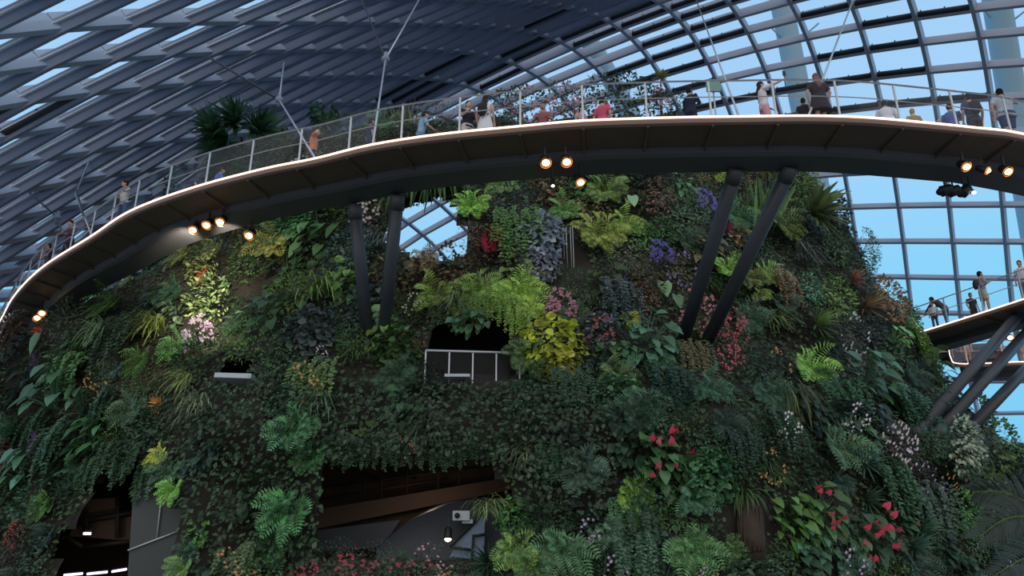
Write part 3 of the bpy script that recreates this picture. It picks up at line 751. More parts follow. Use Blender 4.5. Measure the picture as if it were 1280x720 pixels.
# creeping cover of small leaves over the rock
def carpet(name, label, test, count, rgb, L=(.1, .22), seed=3, off=(.02, .3), cat='creeper'):
    rs = np.random.RandomState(seed); mb = MB(); made = 0; tries = 0
    while made < count and tries < count*6:
        tries += 1
        th = rs.uniform(-1.15, 1.15); z = rs.uniform(0, ZTOP)
        if z > ztop(th): continue
        p = mpt(min(z, ZTOP), th, rs.uniform(*off)); x, y, f_ = proj(p)
        if not (-60 < x < 1340 and 140 < y < 780): continue
        if any(in_poly(x, y, h) for h in HOLES) or any(in_poly(x, y, h) for h in BARE): continue
        if not test(x, y): continue
        o = Vector((math.sin(th), -math.cos(th), .25)); s = Vector((math.cos(th), math.sin(th), 0))
        d = (s*rs.uniform(-.9, .9)+o*rs.uniform(.1, .6)+Vector((0, 0, rs.uniform(-1.1, .1))))
        l = rs.uniform(*L); add_leaf(mb, p, d, o+Vector((0, 0, .5))+s*rs.uniform(-.4, .4), l, l*.7, .4, 'oval', 2, .1); made += 1
    ob = mb.build(name, M['carpet']); setcol(ob, rgb); tag(ob, label, cat, kind='stuff'); return ob
carpet('ivy_curtain', 'dark green creeper curtain hanging left of the wide cave opening', lambda x, y: in_poly(x, y, IVY[0]), 24000, (48, 72, 46), seed=1, L=(.09, .2), off=(.1, .7))
carpet('ivy_curtain', 'dark green creeper curtain hanging over the wide cave opening below the balcony railing', lambda x, y: in_poly(x, y, IVY[1]) or in_poly(x, y, IVY[2]), 30000, (46, 66, 46), seed=2, L=(.09, .2), off=(.1, .7))
carpet('creeping_fig', 'low green creeping cover between the plants of the mountain wall', lambda x, y: not any(in_poly(x, y, h) for h in IVY), 64000, (58, 78, 48), seed=3, L=(.09, .2), off=(.0, .2))
# ------------------------------------------------------------------ walkway
def smooth_path(pts, step=.4):
    # Catmull-Rom through pts, resampled
    P = [pts[0]*2-pts[1]]+pts+[pts[-1]*2-pts[-2]]; out = []
    for i in range(1, len(P)-2):
        n = max(2, int((P[i+1]-P[i]).length/step))
        for k in range(n):
            t = k/n; a, b, c, d = P[i-1], P[i], P[i+1], P[i+2]
            out.append(.5*((2*b)+(c-a)*t+(2*a-5*b+4*c-d)*t*t+(3*b-a-3*c+d)*t**3))
    out.append(pts[-1]); return out
def inward(path, sign=1):
    ns = []
    for i in range(len(path)):
        t = path[min(i+1, len(path)-1)]-path[max(i-1, 0)]; ns.append(Vector((-t.y, t.x, 0)).normalized()*sign)
    return ns
def sweep(path, ns, prof, name, m, parent, closed=True, i0=0, i1=None):
    mb = flat(MB()); i1 = i1 or len(path)
    K = len(prof)
    for i in range(i0, i1):
        for (n, z) in prof: mb.v.append(tuple(path[i]+ns[i]*n+Vector((0, 0, z))))
    for i in range(i1-i0-1):
        for k in range(K if closed else K-1):
            k2 = (k+1) % K; mb.f.append((i*K+k, i*K+k2, (i+1)*K+k2, (i+1)*K+k))
    if closed:
        mb.f.append(tuple(range(K))[::-1]); mb.f.append(tuple((i1-i0-1)*K+k for k in range(K)))
    return mb.build(name, m, parent)
def arcl(path):
    L = [0]
    for i in range(1, len(path)): L.append(L[-1]+(path[i]-path[i-1]).length)
    return L
def at_len(path, ns, L, s):
    s = max(0, min(L[-1], s)); i = min(len(L)-2, max(0, int(np.searchsorted(L, s))-1)); k = (s-L[i])/(L[i+1]-L[i])
    return path[i].lerp(path[i+1], k), ns[i].lerp(ns[i+1], k).normalized()
def build_walkway(path, ns, label, W=2.1, post_step=1.6, shift=0.0, rail_h=1.12, deep=True):
    root = empty('walkway', path[len(path)//2]); tag(root, label, 'walkway'); o0 = root.location.copy()
    rel = [p-o0 for p in path]
    sweep(rel, ns, [(0.02, .0), (W, .0), (W, -.12), (.02, -.12)], 'deck', M['soffit'], root)
    sweep(rel, ns, [(-.04, .03), (.02, .03), (.02, -.17), (-.04, -.13)], 'fascia', M['fascia'], root)
    sweep(rel, ns, [(-.075, .04), (-.04, .04), (-.04, -.0), (-.075, -.0)], 'light_strip', M['led'], root)
    sweep(rel, ns, [(.02, -.16), (.95, -.24), (.95, -.2), (.02, -.13)], 'soffit', M['soffit'], root)
    sweep(rel, ns, [(.92, -.16), (.92, -.26), (1.02, -.38), (1.12, -.44), (1.9, -.46), (2.0, -.16)], 'spine_beam', M['spine'], root)
    L = arcl(path); s = shift
    sweep(rel, ns, [(.06, rail_h), (.1, rail_h+.03), (.06, rail_h+.05), (.02, rail_h+.03)], 'handrail', M['rail'], root)
    sweep(rel, ns, [(.06, rail_h*.58), (.08, rail_h*.58+.018), (.06, rail_h*.58+.034), (.04, rail_h*.58+.018)], 'middle_rail', M['rail'], root)
    sweep(rel, ns, [(.055, .06), (.055, rail_h-.02)], 'railing_panel', M['rail_mesh'], root, closed=False)
    k = 0
    while s < L[-1]:
        p, n = at_len(path, ns, L, s); p = p-o0; t = Vector((-n.y, n.x, 0))
        mb = flat(MB()); mb.beam(p+n*.06, p+n*.06+Vector((0, 0, rail_h+.02)), n, .05, .03, -.015); mb.build('post', M['rail'], root)
        mb = flat(MB())                                               # rib under the soffit
        a = [p+n*.02+Vector((0, 0, -.14)), p+n*.98+Vector((0, 0, -.2)), p+n*.98+Vector((0, 0, -.34)), p+n*.02+Vector((0, 0, -.2))]
        mb.add([q+t*.03 for q in a]+[q-t*.03 for q in a], [(0, 1, 2, 3), (7, 6, 5, 4), (0, 4, 5, 1), (1, 5, 6, 2), (2, 6, 7, 3), (3, 7, 4, 0)])
        mb.build('rib', M['soffit'], root)
        s += post_step; k += 1
    return root
Z0 = 12.0
LEDPX = [(0, 405), (20, 370), (55, 335), (115, 297), (165, 265), (240, 237), (330, 213), (395, 200), (465, 183), (550, 170), (650, 160), (730, 153), (850, 149), (925, 148), (1010, 147), (1080, 149), (1150, 155), (1220, 162), (1280, 170)]
ctrl = [at_z(x, y, Z0-.35*max(0, (400-x)/400)) for x, y in LEDPX]
ctrl = [ctrl[0]+(ctrl[0]-ctrl[1])*3.2]+ctrl+[ctrl[-1]+Vector((3.4, 1.3, 0)), ctrl[-1]+Vector((6.5, 3.6, 0))]
WP = smooth_path(ctrl); WN = inward(WP); WL = arcl(WP)
def near_s(px, path=WP, L=WL, dz=0.0):
    best = min(range(len(path)), key=lambda i: abs(proj(path[i]+Vector((0, 0, dz)))[0]-px)); return L[best]
build_walkway(WP, WN, 'long curved walkway with glowing edge sweeping across the whole picture', shift=near_s(656)%1.6)
# the walkway on the right: a near run and the run behind it
Q1 = [at_z(1148, 417, 10.7), at_z(1215, 396, 10.7), at_z(1280, 375, 10.7)]
Q1 = [Q1[0]+(Q1[0]-Q1[1])*.45]+Q1+[Q1[2]+(Q1[2]-Q1[1])*1.3]
P1 = smooth_path(Q1); N1 = inward(P1)
build_walkway(P1, N1, 'short walkway at the right edge with a bending man and child on it', shift=.9)
Q2 = [at_y(1183, 432, 38.6), at_y(1190, 447, 37.0), at_y(1198, 455, 36.0), at_y(1240, 454.5, 35.6), at_y(1282, 453, 35.4)]
Q2 = [Q2[0]+Vector((-.2, 2.0, 0))]+Q2+[Q2[-1]+Vector((4, 0, 0))]
P2 = smooth_path(Q2, .25); N2 = inward(P2)
build_walkway(P2, N2, 'lower far walkway behind the raking columns at the right edge', shift=1.0)

# ------------------------------------------------------------------ columns
def column(a, b, r, label, group):
    a = Vector(a); b = Vector(b); root = empty('support_column', a); tag(root, label, 'column', group)
    mb = MB(); mb.tube([(0, 0, 0), b-a], [r, r], 18); mb.build('shaft', M['column'], root)
    d = (b-a).normalized()
    mb = MB(); mb.tube([(b-a)-d*.35, (b-a)+d*.05], [r*1.08, r*1.08], 18); mb.build('top_collar', M['spine'], root)
    mb = MB(); mb.tube([-d*.2, d*.25], [r*1.15, r*1.05], 18); mb.build('foot_collar', M['spine'], root)
def under(px, py, z=None): return at_z(px, py, z or (Z0-.45))
for (x, y, X, Y, r, lab) in ((460, 430, 443, 258, .19, 'left thin slanting column of the pair below the sky gap walkway'), (477, 432, 497, 246, .19, 'right thin slanting column of the pair below the sky gap walkway')):
    h = hit(x, y); column(h[0]+Vector((0, .15, 0)), under(X, Y, 11.4), r, lab, 'slanting walkway columns')
for (x, y, X, Y, r, lab) in ((852, 432, 920, 213, .2, 'left thick slanting column of the pair in front of the sword-leaf plant'), (880, 436, 988, 211, .2, 'right thick slanting column of the pair in front of the sword-leaf plant')):
    h = hit(x, y); column(h[0]+Vector((0, .15, 0)), under(X, Y, 11.5), r, lab, 'slanting walkway columns')
for (x, y, X, Y, YY, r, lab) in ((1147, 541, 1300, 362, 28.5, .19, 'upper left of the three raking columns at the right edge'), (1172, 541, 1310, 386, 28.7, .19, 'middle of the three raking columns at the right edge'), (1212, 536, 1330, 412, 32.0, .19, 'lower right of the three raking columns at the right edge')):
    h = hit(x, y) or (at_y(x, y, 36), 0); column(h[0], at_y(X, Y, YY), r, lab, 'raking columns under the right walkway')

# ------------------------------------------------------------------ lamps under the walkway
def lamp(p, aim, label, size=.13, lens=None, light=None, group=None, warm=(1, .82, .62), beam=None):
    p = Vector(p); d = (Vector(aim)-p).normalized(); root = empty('spotlight', p); tag(root, label, 'lamp', group)
    mb = MB(); mb.tube([-d*.26, -d*.22, -d*.02, d*.03], [size*.6, size*1.05, size*1.15, size*1.2], 14); mb.build('housing', M['black'], root)
    mb = MB(); mb.ball(d*.03, (size, size, size*.8), 12, 8); ln = mb.build('lens', lens or M['lamp'], root)
    if not lens:
        mb = MB(); mb.tube([d*.0, d*.045], [size*1.22, size*1.36], 16, False); mb.build('halo_ring', M['halo_ring'], ln)  # added glowing ring that imitates the halo
    mb = flat(MB()); mb.beam(-d*.1, -d*.1+Vector((0, 0, .4)), d, .05, .03); mb.build('bracket', M['black'], root)
    if light:
        ld = bpy.data.lights.new('spot_beam', 'SPOT'); ld.energy = light; ld.color = warm; ld.spot_size = math.radians(48); ld.spot_blend = .8; ld.shadow_soft_size = .1
        lo = bpy.data.objects.new('spot_beam', ld); col.objects.link(lo); lo.location = p+d*.2+Vector((0, 0, -.12)); db = ((Vector(beam) if beam else Vector(aim))-lo.location).normalized()
        lo.rotation_euler = db.to_track_quat('-Z', 'Y').to_euler()
ZL = 11.15
def wall_pt(x, y):
    h = hit(x, y); return h[0] if h else at_y(x, y, 28)
g = 'spotlights under the walkway'
for (x, y, ax, ay, lab, en) in ((242, 287, 200, 330, 'leftmost lit spotlight of the row of three under the left of the walkway', 700), (259, 281, 260, 380, 'middle lit spotlight of the row of three under the left of the walkway', 900),
        (276, 277, 330, 320, 'rightmost lit spotlight of the row of three under the left of the walkway', 700), (312, 294, 240, 430, 'single lit spotlight below and right of the row of three at left', 1000)):
    q_ = at_z(x, y, ZL-(.25 if y > 290 else 0)); lamp(q_, q_+Vector((-.2, -.75, -1)), lab, .115, None, en, g, beam=wall_pt(ax, ay))
for (x, y, lab) in ((46, 397, 'lower of the twin spotlights beside the orange red plant at far left'), (52, 391, 'upper of the twin spotlights beside the orange red plant at far left')):
    lamp(at_z(x, y, 10.75), at_z(x, y, 10.75)+Vector((.9, -.8, -1)), lab, .12, None, None, g)
for (x, y, lab, dz, s) in ((682, 203, 'left lit spotlight of the pair under the walkway centre', 0, .11), (708, 202, 'right lit spotlight of the pair under the walkway centre', 0, .11), (725, 227, 'warm spotlight hanging lowest under the walkway centre', -.3, .1)):
    lamp(at_z(x, y, ZL+dz), at_z(x, y, ZL)+Vector((.2, -.8, -1)), lab, s, None, None, g)
lamp(at_z(691, 231, ZL-.3), at_z(691, 231, ZL)+Vector((0, -.7, -1)), 'tiny white lamp left of the lowest warm spotlight at centre', .045, M['lamp_small'], None, g)
for (x, y, lab) in ((1207, 208, 'left lit spotlight of the row of three under the right of the walkway'), (1233, 213, 'middle dimmer spotlight of the row of three under the right of the walkway'), (1259, 214, 'right lit spotlight of the row of three under the right of the walkway')):
    lamp(at_z(x, y, ZL), at_z(x, y, ZL)+Vector((.2 if x != 1233 else 1.2, -.8, -1)), lab, .1 if x != 1233 else .08, None, None, g)
for (x, y, lab) in ((1178, 239, 'leftmost black unlit spotlight hanging below the right of the walkway'), (1188, 240, 'second black unlit spotlight hanging below the right of the walkway'), (1203, 241, 'rightmost black unlit spotlight hanging below the right of the walkway')):
    p = at_z(x, y, 11.0); lamp(p, p+Vector((-1, .25, -.25 if x != 1203 else -.8)), lab, .13, M['black'], None, g)
lamp(at_z(1216, 240, 11.0), at_z(1216, 240, 11)+Vector((.2, -.8, -1)), 'small pale lit lamp right of the black unlit spotlights', .06, M['lamp_small'], None, g)
p = at_y(1262, 422, 29); lamp(p, p+Vector((0, -1, -.5)), 'warm spotlight glowing between the raking columns at the right edge', .11, None, None, g)

# ------------------------------------------------------------------ cables and tie rods
def cable(pts, r, m, label, node=None):
    pts = [Vector(p) for p in pts]; root = empty('tie_cable', pts[-1]); tag(root, label, 'cable', 'cables between roof and walkway'); o0 = pts[-1]
    for a, b in zip(pts[:-1], pts[1:]):
        mb = MB(); mb.tube([a-o0, b-o0], r, 6); mb.build('rod', m, root)
    if node is not None:
        mb = MB(); mb.ball(Vector(node)-o0, .16, 10, 6); mb.tube([Vector(node)-o0+Vector((0, 0, -.3)), Vector(node)-o0+Vector((0, 0, .3))], .07, 8); mb.build('node', M['steel'], root)
def deckp(px):
    p, n = at_len(WP, WN, WL, near_s(px)); return p+n*.02
def roofp(r, p): return dome(r, p)[0]
n1 = at_y(482, 74, 23.5)
cable([at_y(526, -4, 27), n1, deckp(464)], .035, M['cable'], 'pale cable from the roof top meeting the walkway at the thin columns', n1)
cable([at_y(450, -6, 29), n1], .035, M['cable_dark'], 'dark tie rod from the roof down to the node above the thin columns')
n2 = at_y(349, 125, 24.5)
cable([at_y(262, 72, 24), n2], .04, M['cable_dark'], 'dark tie rod running down to the node above the orange-shirted person')
cable([at_y(355, 78, 29), n2, deckp(398)], .035, M['cable'], 'pale cable through the node above the orange-shirted person to the deck', n2)
cable([at_y(1068, -4, 28), deckp(1013)], .032, M['cable'], 'pale cable landing beside the long-haired woman in dark dress')
cable([at_y(868, -6, 34), deckp(926)], .03, M['cable'], 'thin pale cable landing left of the woman raising her arm')
n3 = at_y(72, 272, 29.5)
cable([at_y(112, 200, 33), at_y(94, 243, 31), deckp(115)], .035, M['cable'], 'pale cable from the left roof landing beside the leaning person')
cable([at_y(36, 240, 30), n3, deckp(86)], .04, M['cable_dark'], 'dark tie rod meeting the walkway at the far left', n3)
cable([at_y(95, 236, 27), at_y(108, 282, 26)], .04, M['cable_dark'], 'short dark tie rod left of the man spreading his arms')
# pale green sign on the railing
p, n = at_len(WP, WN, WL, near_s(923)); root = empty('hanging_sign', p+n*2.0+Vector((0, 0, 1.9))); tag(root, 'pale green rectangular sign above the railing left of the woman raising her arm', 'sign')
mb = flat(MB()); mb.box((0, 0, .45), (.2, .025, .2)); mb.build('sign_board', M['sign'], root)
mb = MB(); mb.tube([(0, .04, -1.9), (0, .04, .5)], .025, 6); mb.build('sign_post', M['rail'], root)

# ------------------------------------------------------------------ balcony and small ledge
A_, tA = hit(531, 470); B_, tB = hit(652, 470)
ba = at_y(531, 470, A_.y-.5); bb = at_y(652, 474, A_.y-.2)
bz = ba.z; root = empty('balcony_railing', ba); tag(root, 'grey balcony railing with glass infill in the middle of the mountain', 'railing')
v = bb-ba; v.z = 0; H = at_y(531, 438, ba.y).z-ba.z
mb = MB(); mb.tube([(0, 0, H), v+Vector((0, 0, H))], .035, 8); mb.build('handrail', M['rail'], root)
for k in range(5):
    mb = flat(MB()); c = v*(k*.245); mb.beam(c+Vector((0, 0, -.2)), c+Vector((0, 0, H)), (0, 1, 0), .04, .04); mb.build('post', M['rail'], root)
mb = flat(MB()); mb.add([Vector((0, .03, 0)), v+Vector((0, .03, 0)), v+Vector((0, .03, H-.05)), Vector((0, .03, H-.05))], [(0, 1, 2, 3)]); mb.build('glass_panel', glass_material('balcony_glass', (.8, .82, .86), .3, .12, (60, 62, 70)), root)
pl = at_y(572, 471, A_.y-.7)
mb = flat(MB()); mb.box((0, 0, 0), (.35, .2, .04)); tag(mb.build('white_ledge', M['slab'], None, pl), 'small white ledge at the foot of the balcony railing', 'ledge')
pn = hit(300, 476)[0]
mb = flat(MB()); mb.box((0, .2, 0), (.55, .5, .07)); o = mb.build('white_ledge', M['slab'], None, pn+Vector((0, -.25, 0))); o.rotation_euler = (math.radians(-6), math.radians(3), -.1); tag(o, 'small bluish white ledge under the white-lilac shrub', 'ledge')

for k, x in enumerate(range(412, 640, 19)):
    plant(x, 556+(k % 3)*5-(6 if x > 600 else 0), 17+(k*7 % 5), 'trail', (48, 78, 50), 'dark vine hanging over the top edge of the wide cave opening, '+['leftmost', 'second', 'third', 'fourth', 'fifth', 'sixth', 'seventh', 'eighth', 'ninth', 'tenth', 'eleventh', 'rightmost'][k]+' from left', None, None, 'vines over the wide cave opening')
for k, (x, y, r, c) in enumerate(((552, 392, 18, (70, 92, 60)), (578, 388, 19, (96, 118, 56)), (606, 386, 20, (110, 140, 56)), (634, 388, 22, (120, 156, 52)), (650, 402, 20, (128, 160, 52)))):
    plant(x, y, r, 'trail', c, 'vine hanging into the dark recess above the balcony railing, '+['leftmost', 'second from left', 'middle', 'second from right', 'rightmost'][k], None, None, 'vines over the balcony')
for k, (x, y) in enumerate(((128, 592), (150, 572), (172, 576), (196, 598))):
    plant(x, y, 24, 'trail', (52, 84, 52), 'vine hanging over the top edge of the left cave opening, '+['leftmost', 'second from left', 'third from left', 'rightmost'][k], None, None, 'vines over the left cave opening')
# thin waterfall
wp = hit(712, 292)[0]
root = empty('waterfall', wp); tag(root, 'thin streams of falling water beside the grey-blue shrubs', 'waterfall')
for k, (dx, L_) in enumerate(((-.16, 1.55), (-.02, 1.7), (.06, 2.6), (-.26, 1.2))):
    mb = MB(); mb.tube([(dx, -.55, 0), (dx, -.62, -L_*.5), (dx+.01, -.64, -L_)], [.012, .014, .008], 5); mb.build('stream', M['water'], root)
# bare trunk and bark patch
def trunk(x, y0, y1, r, label):
    a = wall_pt(x, y1)+Vector((0, -.25, 0)); b = wall_pt(x, y0)+Vector((0, -.1, 0)); root = empty('tree_trunk', a); tag(root, label, 'trunk')
    mb = MB(); mb.tube([(0, 0, -.3), (b-a)*.3+Vector((.05, -.1, 0)), (b-a)*.7+Vector((-.05, -.1, 0)), b-a], [r*1.15, r, r*.9, r*.95], 14)
    for i in range(9):
        q = -PI*.95+i*PI*.9/8; c = Vector((math.cos(q)*r, math.sin(q)*r*.9-.08, 0)); mb.tube([c, c+(b-a)*.95], r*.13, 5)
    mb.build('bark', M['bark'], root)
trunk(934, 632, 690, .3, 'wide bare brown trunk low on the wall right of centre')
trunk(1114, 482, 500, .38, 'short bark patch between the dark heart-leaved mass and glossy shrub')

# ------------------------------------------------------------------ inside the cave openings
def bar(root, a, b, r, m, name): mb = MB(); mb.tube([a, b], r, 6); return mb.build(name, m, root)
# ramp with balustrade in the wide opening
YR = 23.6
root = empty('cave_ramp', at_y(410, 640, YR)); tag(root, 'sloping brown ramp with dark balustrade inside the wide cave opening', 'ramp'); o0 = root.location.copy()
def rp(x, y, Y=YR): return at_y(x, y, Y)-o0
mb = flat(MB()); q = [rp(380, 664), rp(640, 612), rp(640, 596), rp(380, 640)]
mb.add(q+[p+Vector((0, .3, 0)) for p in q], [(0, 1, 2, 3), (7, 6, 5, 4), (0, 4, 5, 1), (1, 5, 6, 2), (2, 6, 7, 3), (3, 7, 4, 0)]); mb.build('ramp_side', M['cave'], root)
bar(root, rp(380, 627), rp(560, 598), .05, M['cave_dark'], 'handrail'); bar(root, rp(380, 612, YR), rp(640, 578), .035, M['cave_dark'], 'upper_rail')
bar(root, rp(420, 577, YR+1.2), rp(475, 601, YR+1.2), .05, M['cave_dark'], 'stair_rail'); bar(root, rp(474, 577, YR+1.2), rp(520, 598, YR+1.2), .05, M['cave_dark'], 'stair_rail')
for x in (456, 477, 509, 548, 574): bar(root, rp(x, 575), rp(x, 640-(x-380)*.18), .045, M['cave_dark'], 'post')
# dark canopy dish
root = empty('canopy_roof', at_y(480, 690, 21.4)); tag(root, 'dark grey curved canopy roof inside the wide cave opening', 'canopy'); o0 = root.location.copy()
mb = MB(); E_ = []
for k in range(17):
    t = k/16; x = 470+t*172; y = 690-64*math.sin(PI*.5*min(1, t*1.35))**.8+0*t; E_.append((x, y))
for (x, y) in E_:
    for Y, dy in ((21.4, 0), (23.0, -4)): mb.v.append(tuple(at_y(x, y+dy, Y)-o0))
    mb.v.append(tuple(at_y(x, 712, 21.4)-o0))
for k in range(16):
    a = k*3; mb.f += [(a, a+3, a+4, a+1), (a+2, a+5, a+3, a)]
mb.build('canopy_shell', M['dish'], root)
root = empty('cave_floor_slab', at_y(400, 680, 22.0)); tag(root, 'pale grey slab edge low at the left inside the wide cave opening', 'slab'); o0 = root.location.copy()
mb = flat(MB()); q = [at_y(395, 663, 22.4)-o0, at_y(500, 650, 22.4)-o0, at_y(478, 684, 22.4)-o0, at_y(395, 690, 22.4)-o0]
mb.add(q+[p+Vector((0, .5, 0)) for p in q], [(0, 1, 2, 3), (7, 6, 5, 4), (0, 4, 5, 1), (1, 5, 6, 2), (2, 6, 7, 3), (3, 7, 4, 0)]); mb.build('slab_edge', M['dish'], root)
# bluish lit panel with frame and lamps
root = empty('display_panel', at_y(588, 690, 20.9)); tag(root, 'slanting bluish panel with dark frame at the right of the wide cave opening', 'panel'); o0 = root.location.copy()
mb = flat(MB()); q = [at_y(562, 696, 20.9)-o0, at_y(605, 700, 20.9)-o0, at_y(606, 644, 20.9)-o0, at_y(598, 652, 20.9)-o0, at_y(570, 680, 20.9)-o0]
mb.add(q+[p+Vector((0, .08, 0)) for p in q], [(0, 1, 2, 3, 4), (9, 8, 7, 6, 5)]+[(i, i+5, (i+1) % 5+5, (i+1) % 5) for i in range(5)]); mb.build('panel_face', mat('bluish_panel', (118, 138, 168), .4), root)
for a, b in (((562, 684), (606, 638)), ((590, 700), (592, 668)), ((566, 684), (592, 688)), ((592, 670), (606, 668))):
    bar(root, at_y(*a, 20.8)-o0, at_y(*b, 20.8)-o0, .035, M['cave_dark'], 'frame_bar')
p = at_y(560, 672, 20.7); lamp(p, p+Vector((0, -.15, -1)), 'silvery lit lamp hanging inside the wide cave opening', .09, M['lamp_small'], 60, None, (1, .9, .8))
ld = bpy.data.lights.new('cave_lamp_glow', 'POINT'); ld.energy = 18; ld.color = (1, .72, .5); ld.shadow_soft_size = .15; lo = bpy.data.objects.new('cave_lamp_glow', ld); col.objects.link(lo); lo.location = at_y(535, 625, 22.0)
p = at_y(577, 645, 20.8); root = empty('projector', p); tag(root, 'pale blue projector above the slanting bluish panel', 'projector')
mb = flat(MB()); mb.box((0, 0, 0), (.22, .2, .12)); mb.box((.16, 0, -.14), (.14, .12, .05)); mb.build('projector_body', M['slab'], root)
mb = MB(); mb.tube([(-.1, -.2, 0), (-.1, -.26, 0)], .07, 10); mb.build('lens', M['black'], root)
# left opening
YB = 24.0
root = empty('steel_frame', at_y(110, 700, YB)); tag(root, 'dark steel beams and brown panels inside the left cave opening', 'frame'); o0 = root.location.copy()
def lp(x, y, Y=YB): return at_y(x, y, Y)-o0
for (a, b, c, d) in (((96, 625), (146, 622), (146, 648), (92, 652)), ((92, 657), (165, 645), (165, 676), (86, 670))):
    mb = flat(MB()); q = [lp(*d), lp(*c), lp(*b), lp(*a)]; mb.add(q+[p+Vector((0, .2, 0)) for p in q], [(0, 1, 2, 3), (7, 6, 5, 4), (0, 4, 5, 1), (1, 5, 6, 2), (2, 6, 7, 3), (3, 7, 4, 0)]); mb.build('brown_panel', M['cave'], root)
for a, b in (((80, 655), (168, 640)), ((108, 640), (108, 672)), ((147, 618), (147, 672)), ((78, 668), (104, 684)), ((104, 684), (168, 676))):
    bar(root, lp(*a, YB-.3), lp(*b, YB-.3), .07, M['cave_dark'], 'beam')
for k, (xa, ya, xb, yb) in enumerate(((80, 719, 103, 717), (109, 717.5, 134, 715), (140, 714.5, 158, 711.5))):
    a = at_y(xa, ya, 21.6); b = at_y(xb, yb, 21.6); root = empty('strip_light', a); tag(root, ['leftmost', 'middle', 'rightmost'][k]+' of three lit strip lights at the foot of the left cave opening', 'lamp', 'strip lights in the left cave')
    mb = MB(); mb.tube([(0, 0, 0), b-a], .03, 8); mb.build('tube', M['tubewhite'], root)
    mb = flat(MB()); mb.beam((0, .05, .03), (b-a)+Vector((0, .05, .03)), (0, 1, 0), .06, .05); mb.build('housing', M['black'], root)
ld = bpy.data.lights.new('cave_lamp_glow', 'POINT'); ld.energy = 8; ld.color = (1, .75, .6); ld.shadow_soft_size = .1; lo = bpy.data.objects.new('cave_lamp_glow', ld); col.objects.link(lo); lo.location = at_y(115, 672, 22.4)
p = at_y(109, 667, 23.0); root = empty('wall_lamp', p); tag(root, 'tiny white lamp glowing inside the left cave opening', 'lamp')
mb = flat(MB()); mb.box((0, 0, 0), (.09, .05, .035)); mb.build('lens', M['tubewhite'], root)
mb = flat(MB()); mb.box((0, .08, .03), (.12, .04, .07)); mb.build('housing', M['black'], root)
root = empty('wall_panel', at_y(190, 715, 21.4)); tag(root, 'grey slanting wall panel with a seam at the right of the left cave opening', 'panel'); o0 = root.location.copy()
def gp(x, y, Y=21.4): return at_y(x, y, Y)-o0
mb = flat(MB()); q = [gp(158, 745), gp(235, 745), gp(228, 600), gp(168, 590)]; mb.add(q+[p+Vector((0, .15, 0)) for p in q], [(0, 1, 2, 3), (7, 6, 5, 4), (0, 4, 5, 1), (1, 5, 6, 2), (2, 6, 7, 3), (3, 7, 4, 0)]); mb.build('panel_face', M['panel'], root)
bar(root, gp(203, 612, 21.35), gp(196, 672, 21.35), .02, M['rail'], 'seam'); bar(root, gp(160, 688, 21.35), gp(228, 662, 21.35), .025, M['rail'], 'seam')

# ------------------------------------------------------------------ plants along the crest, seen above the walkway
def crest_pt(x, y, R=17.7):
    # point of the line of sight just inside the crest of the mountain
    d = ray(x, y).normalized(); t = 15.0
    while t < 70:
        p = EYE+d*t
        if math.hypot(p.x-CX, p.y-CY) < R: return p
        t += .05
    return at_y(x, y, 38)
def crest(x, y, rpx, kind, rgb, label, Y, flower=None, frgb=None):
    p = crest_pt(x, y); return plant(x, y, rpx, kind, rgb, label, flower, frgb, None, (p, math.atan2(p.x, CY-p.y)))
def tree(x, y0, y1, Y, rpx, kind, rgb, label, n=3, name='crest_tree'):
    # slender trunk with a leafy crown of several leaf masses
    Y = crest_pt(x, y0).y; a = at_y(x, y0, Y); b = at_y(x, y1, Y); root = empty(name, a); tag(root, label, 'tree')
    mb = MB(); mb.tube([(0, 0, -1.6), (b-a)*.5+Vector((.06, 0, 0)), b-a], [.11, .09, .06], 8); mb.build('trunk', M['bark'], root)
    s = rpx*Y/ F*1.05
    for k in range(n):
        o = link('foliage', random.choice(LIB[kind]), root); setcol(o, rgb); q = 2*PI*k/n
        o.location = (b-a)+Vector((math.cos(q)*s*(.35+.35*(k % 2)), math.sin(q)*s*.5, rnd(-.1, .2)*s)); o.rotation_euler = (0, rnd(-.3, .3), q+PI/2); o.scale = (s*.8,)*3
    return root
tree(302, 205, 172, 25.0, 44, 'broad', (60, 100, 66), 'dark broad-leaved tree behind the left railing, the wide one', 8)
tree(262, 220, 188, 25.2, 22, 'broad', (60, 100, 66), 'small dark broad-leaved tree at the left of the wide one behind the railing', 4)
tree(405, 185, 146, 25.5, 24, 'heart', (44, 78, 48), 'dark round-crowned tree behind the railing above the orange-shirted person', 4)
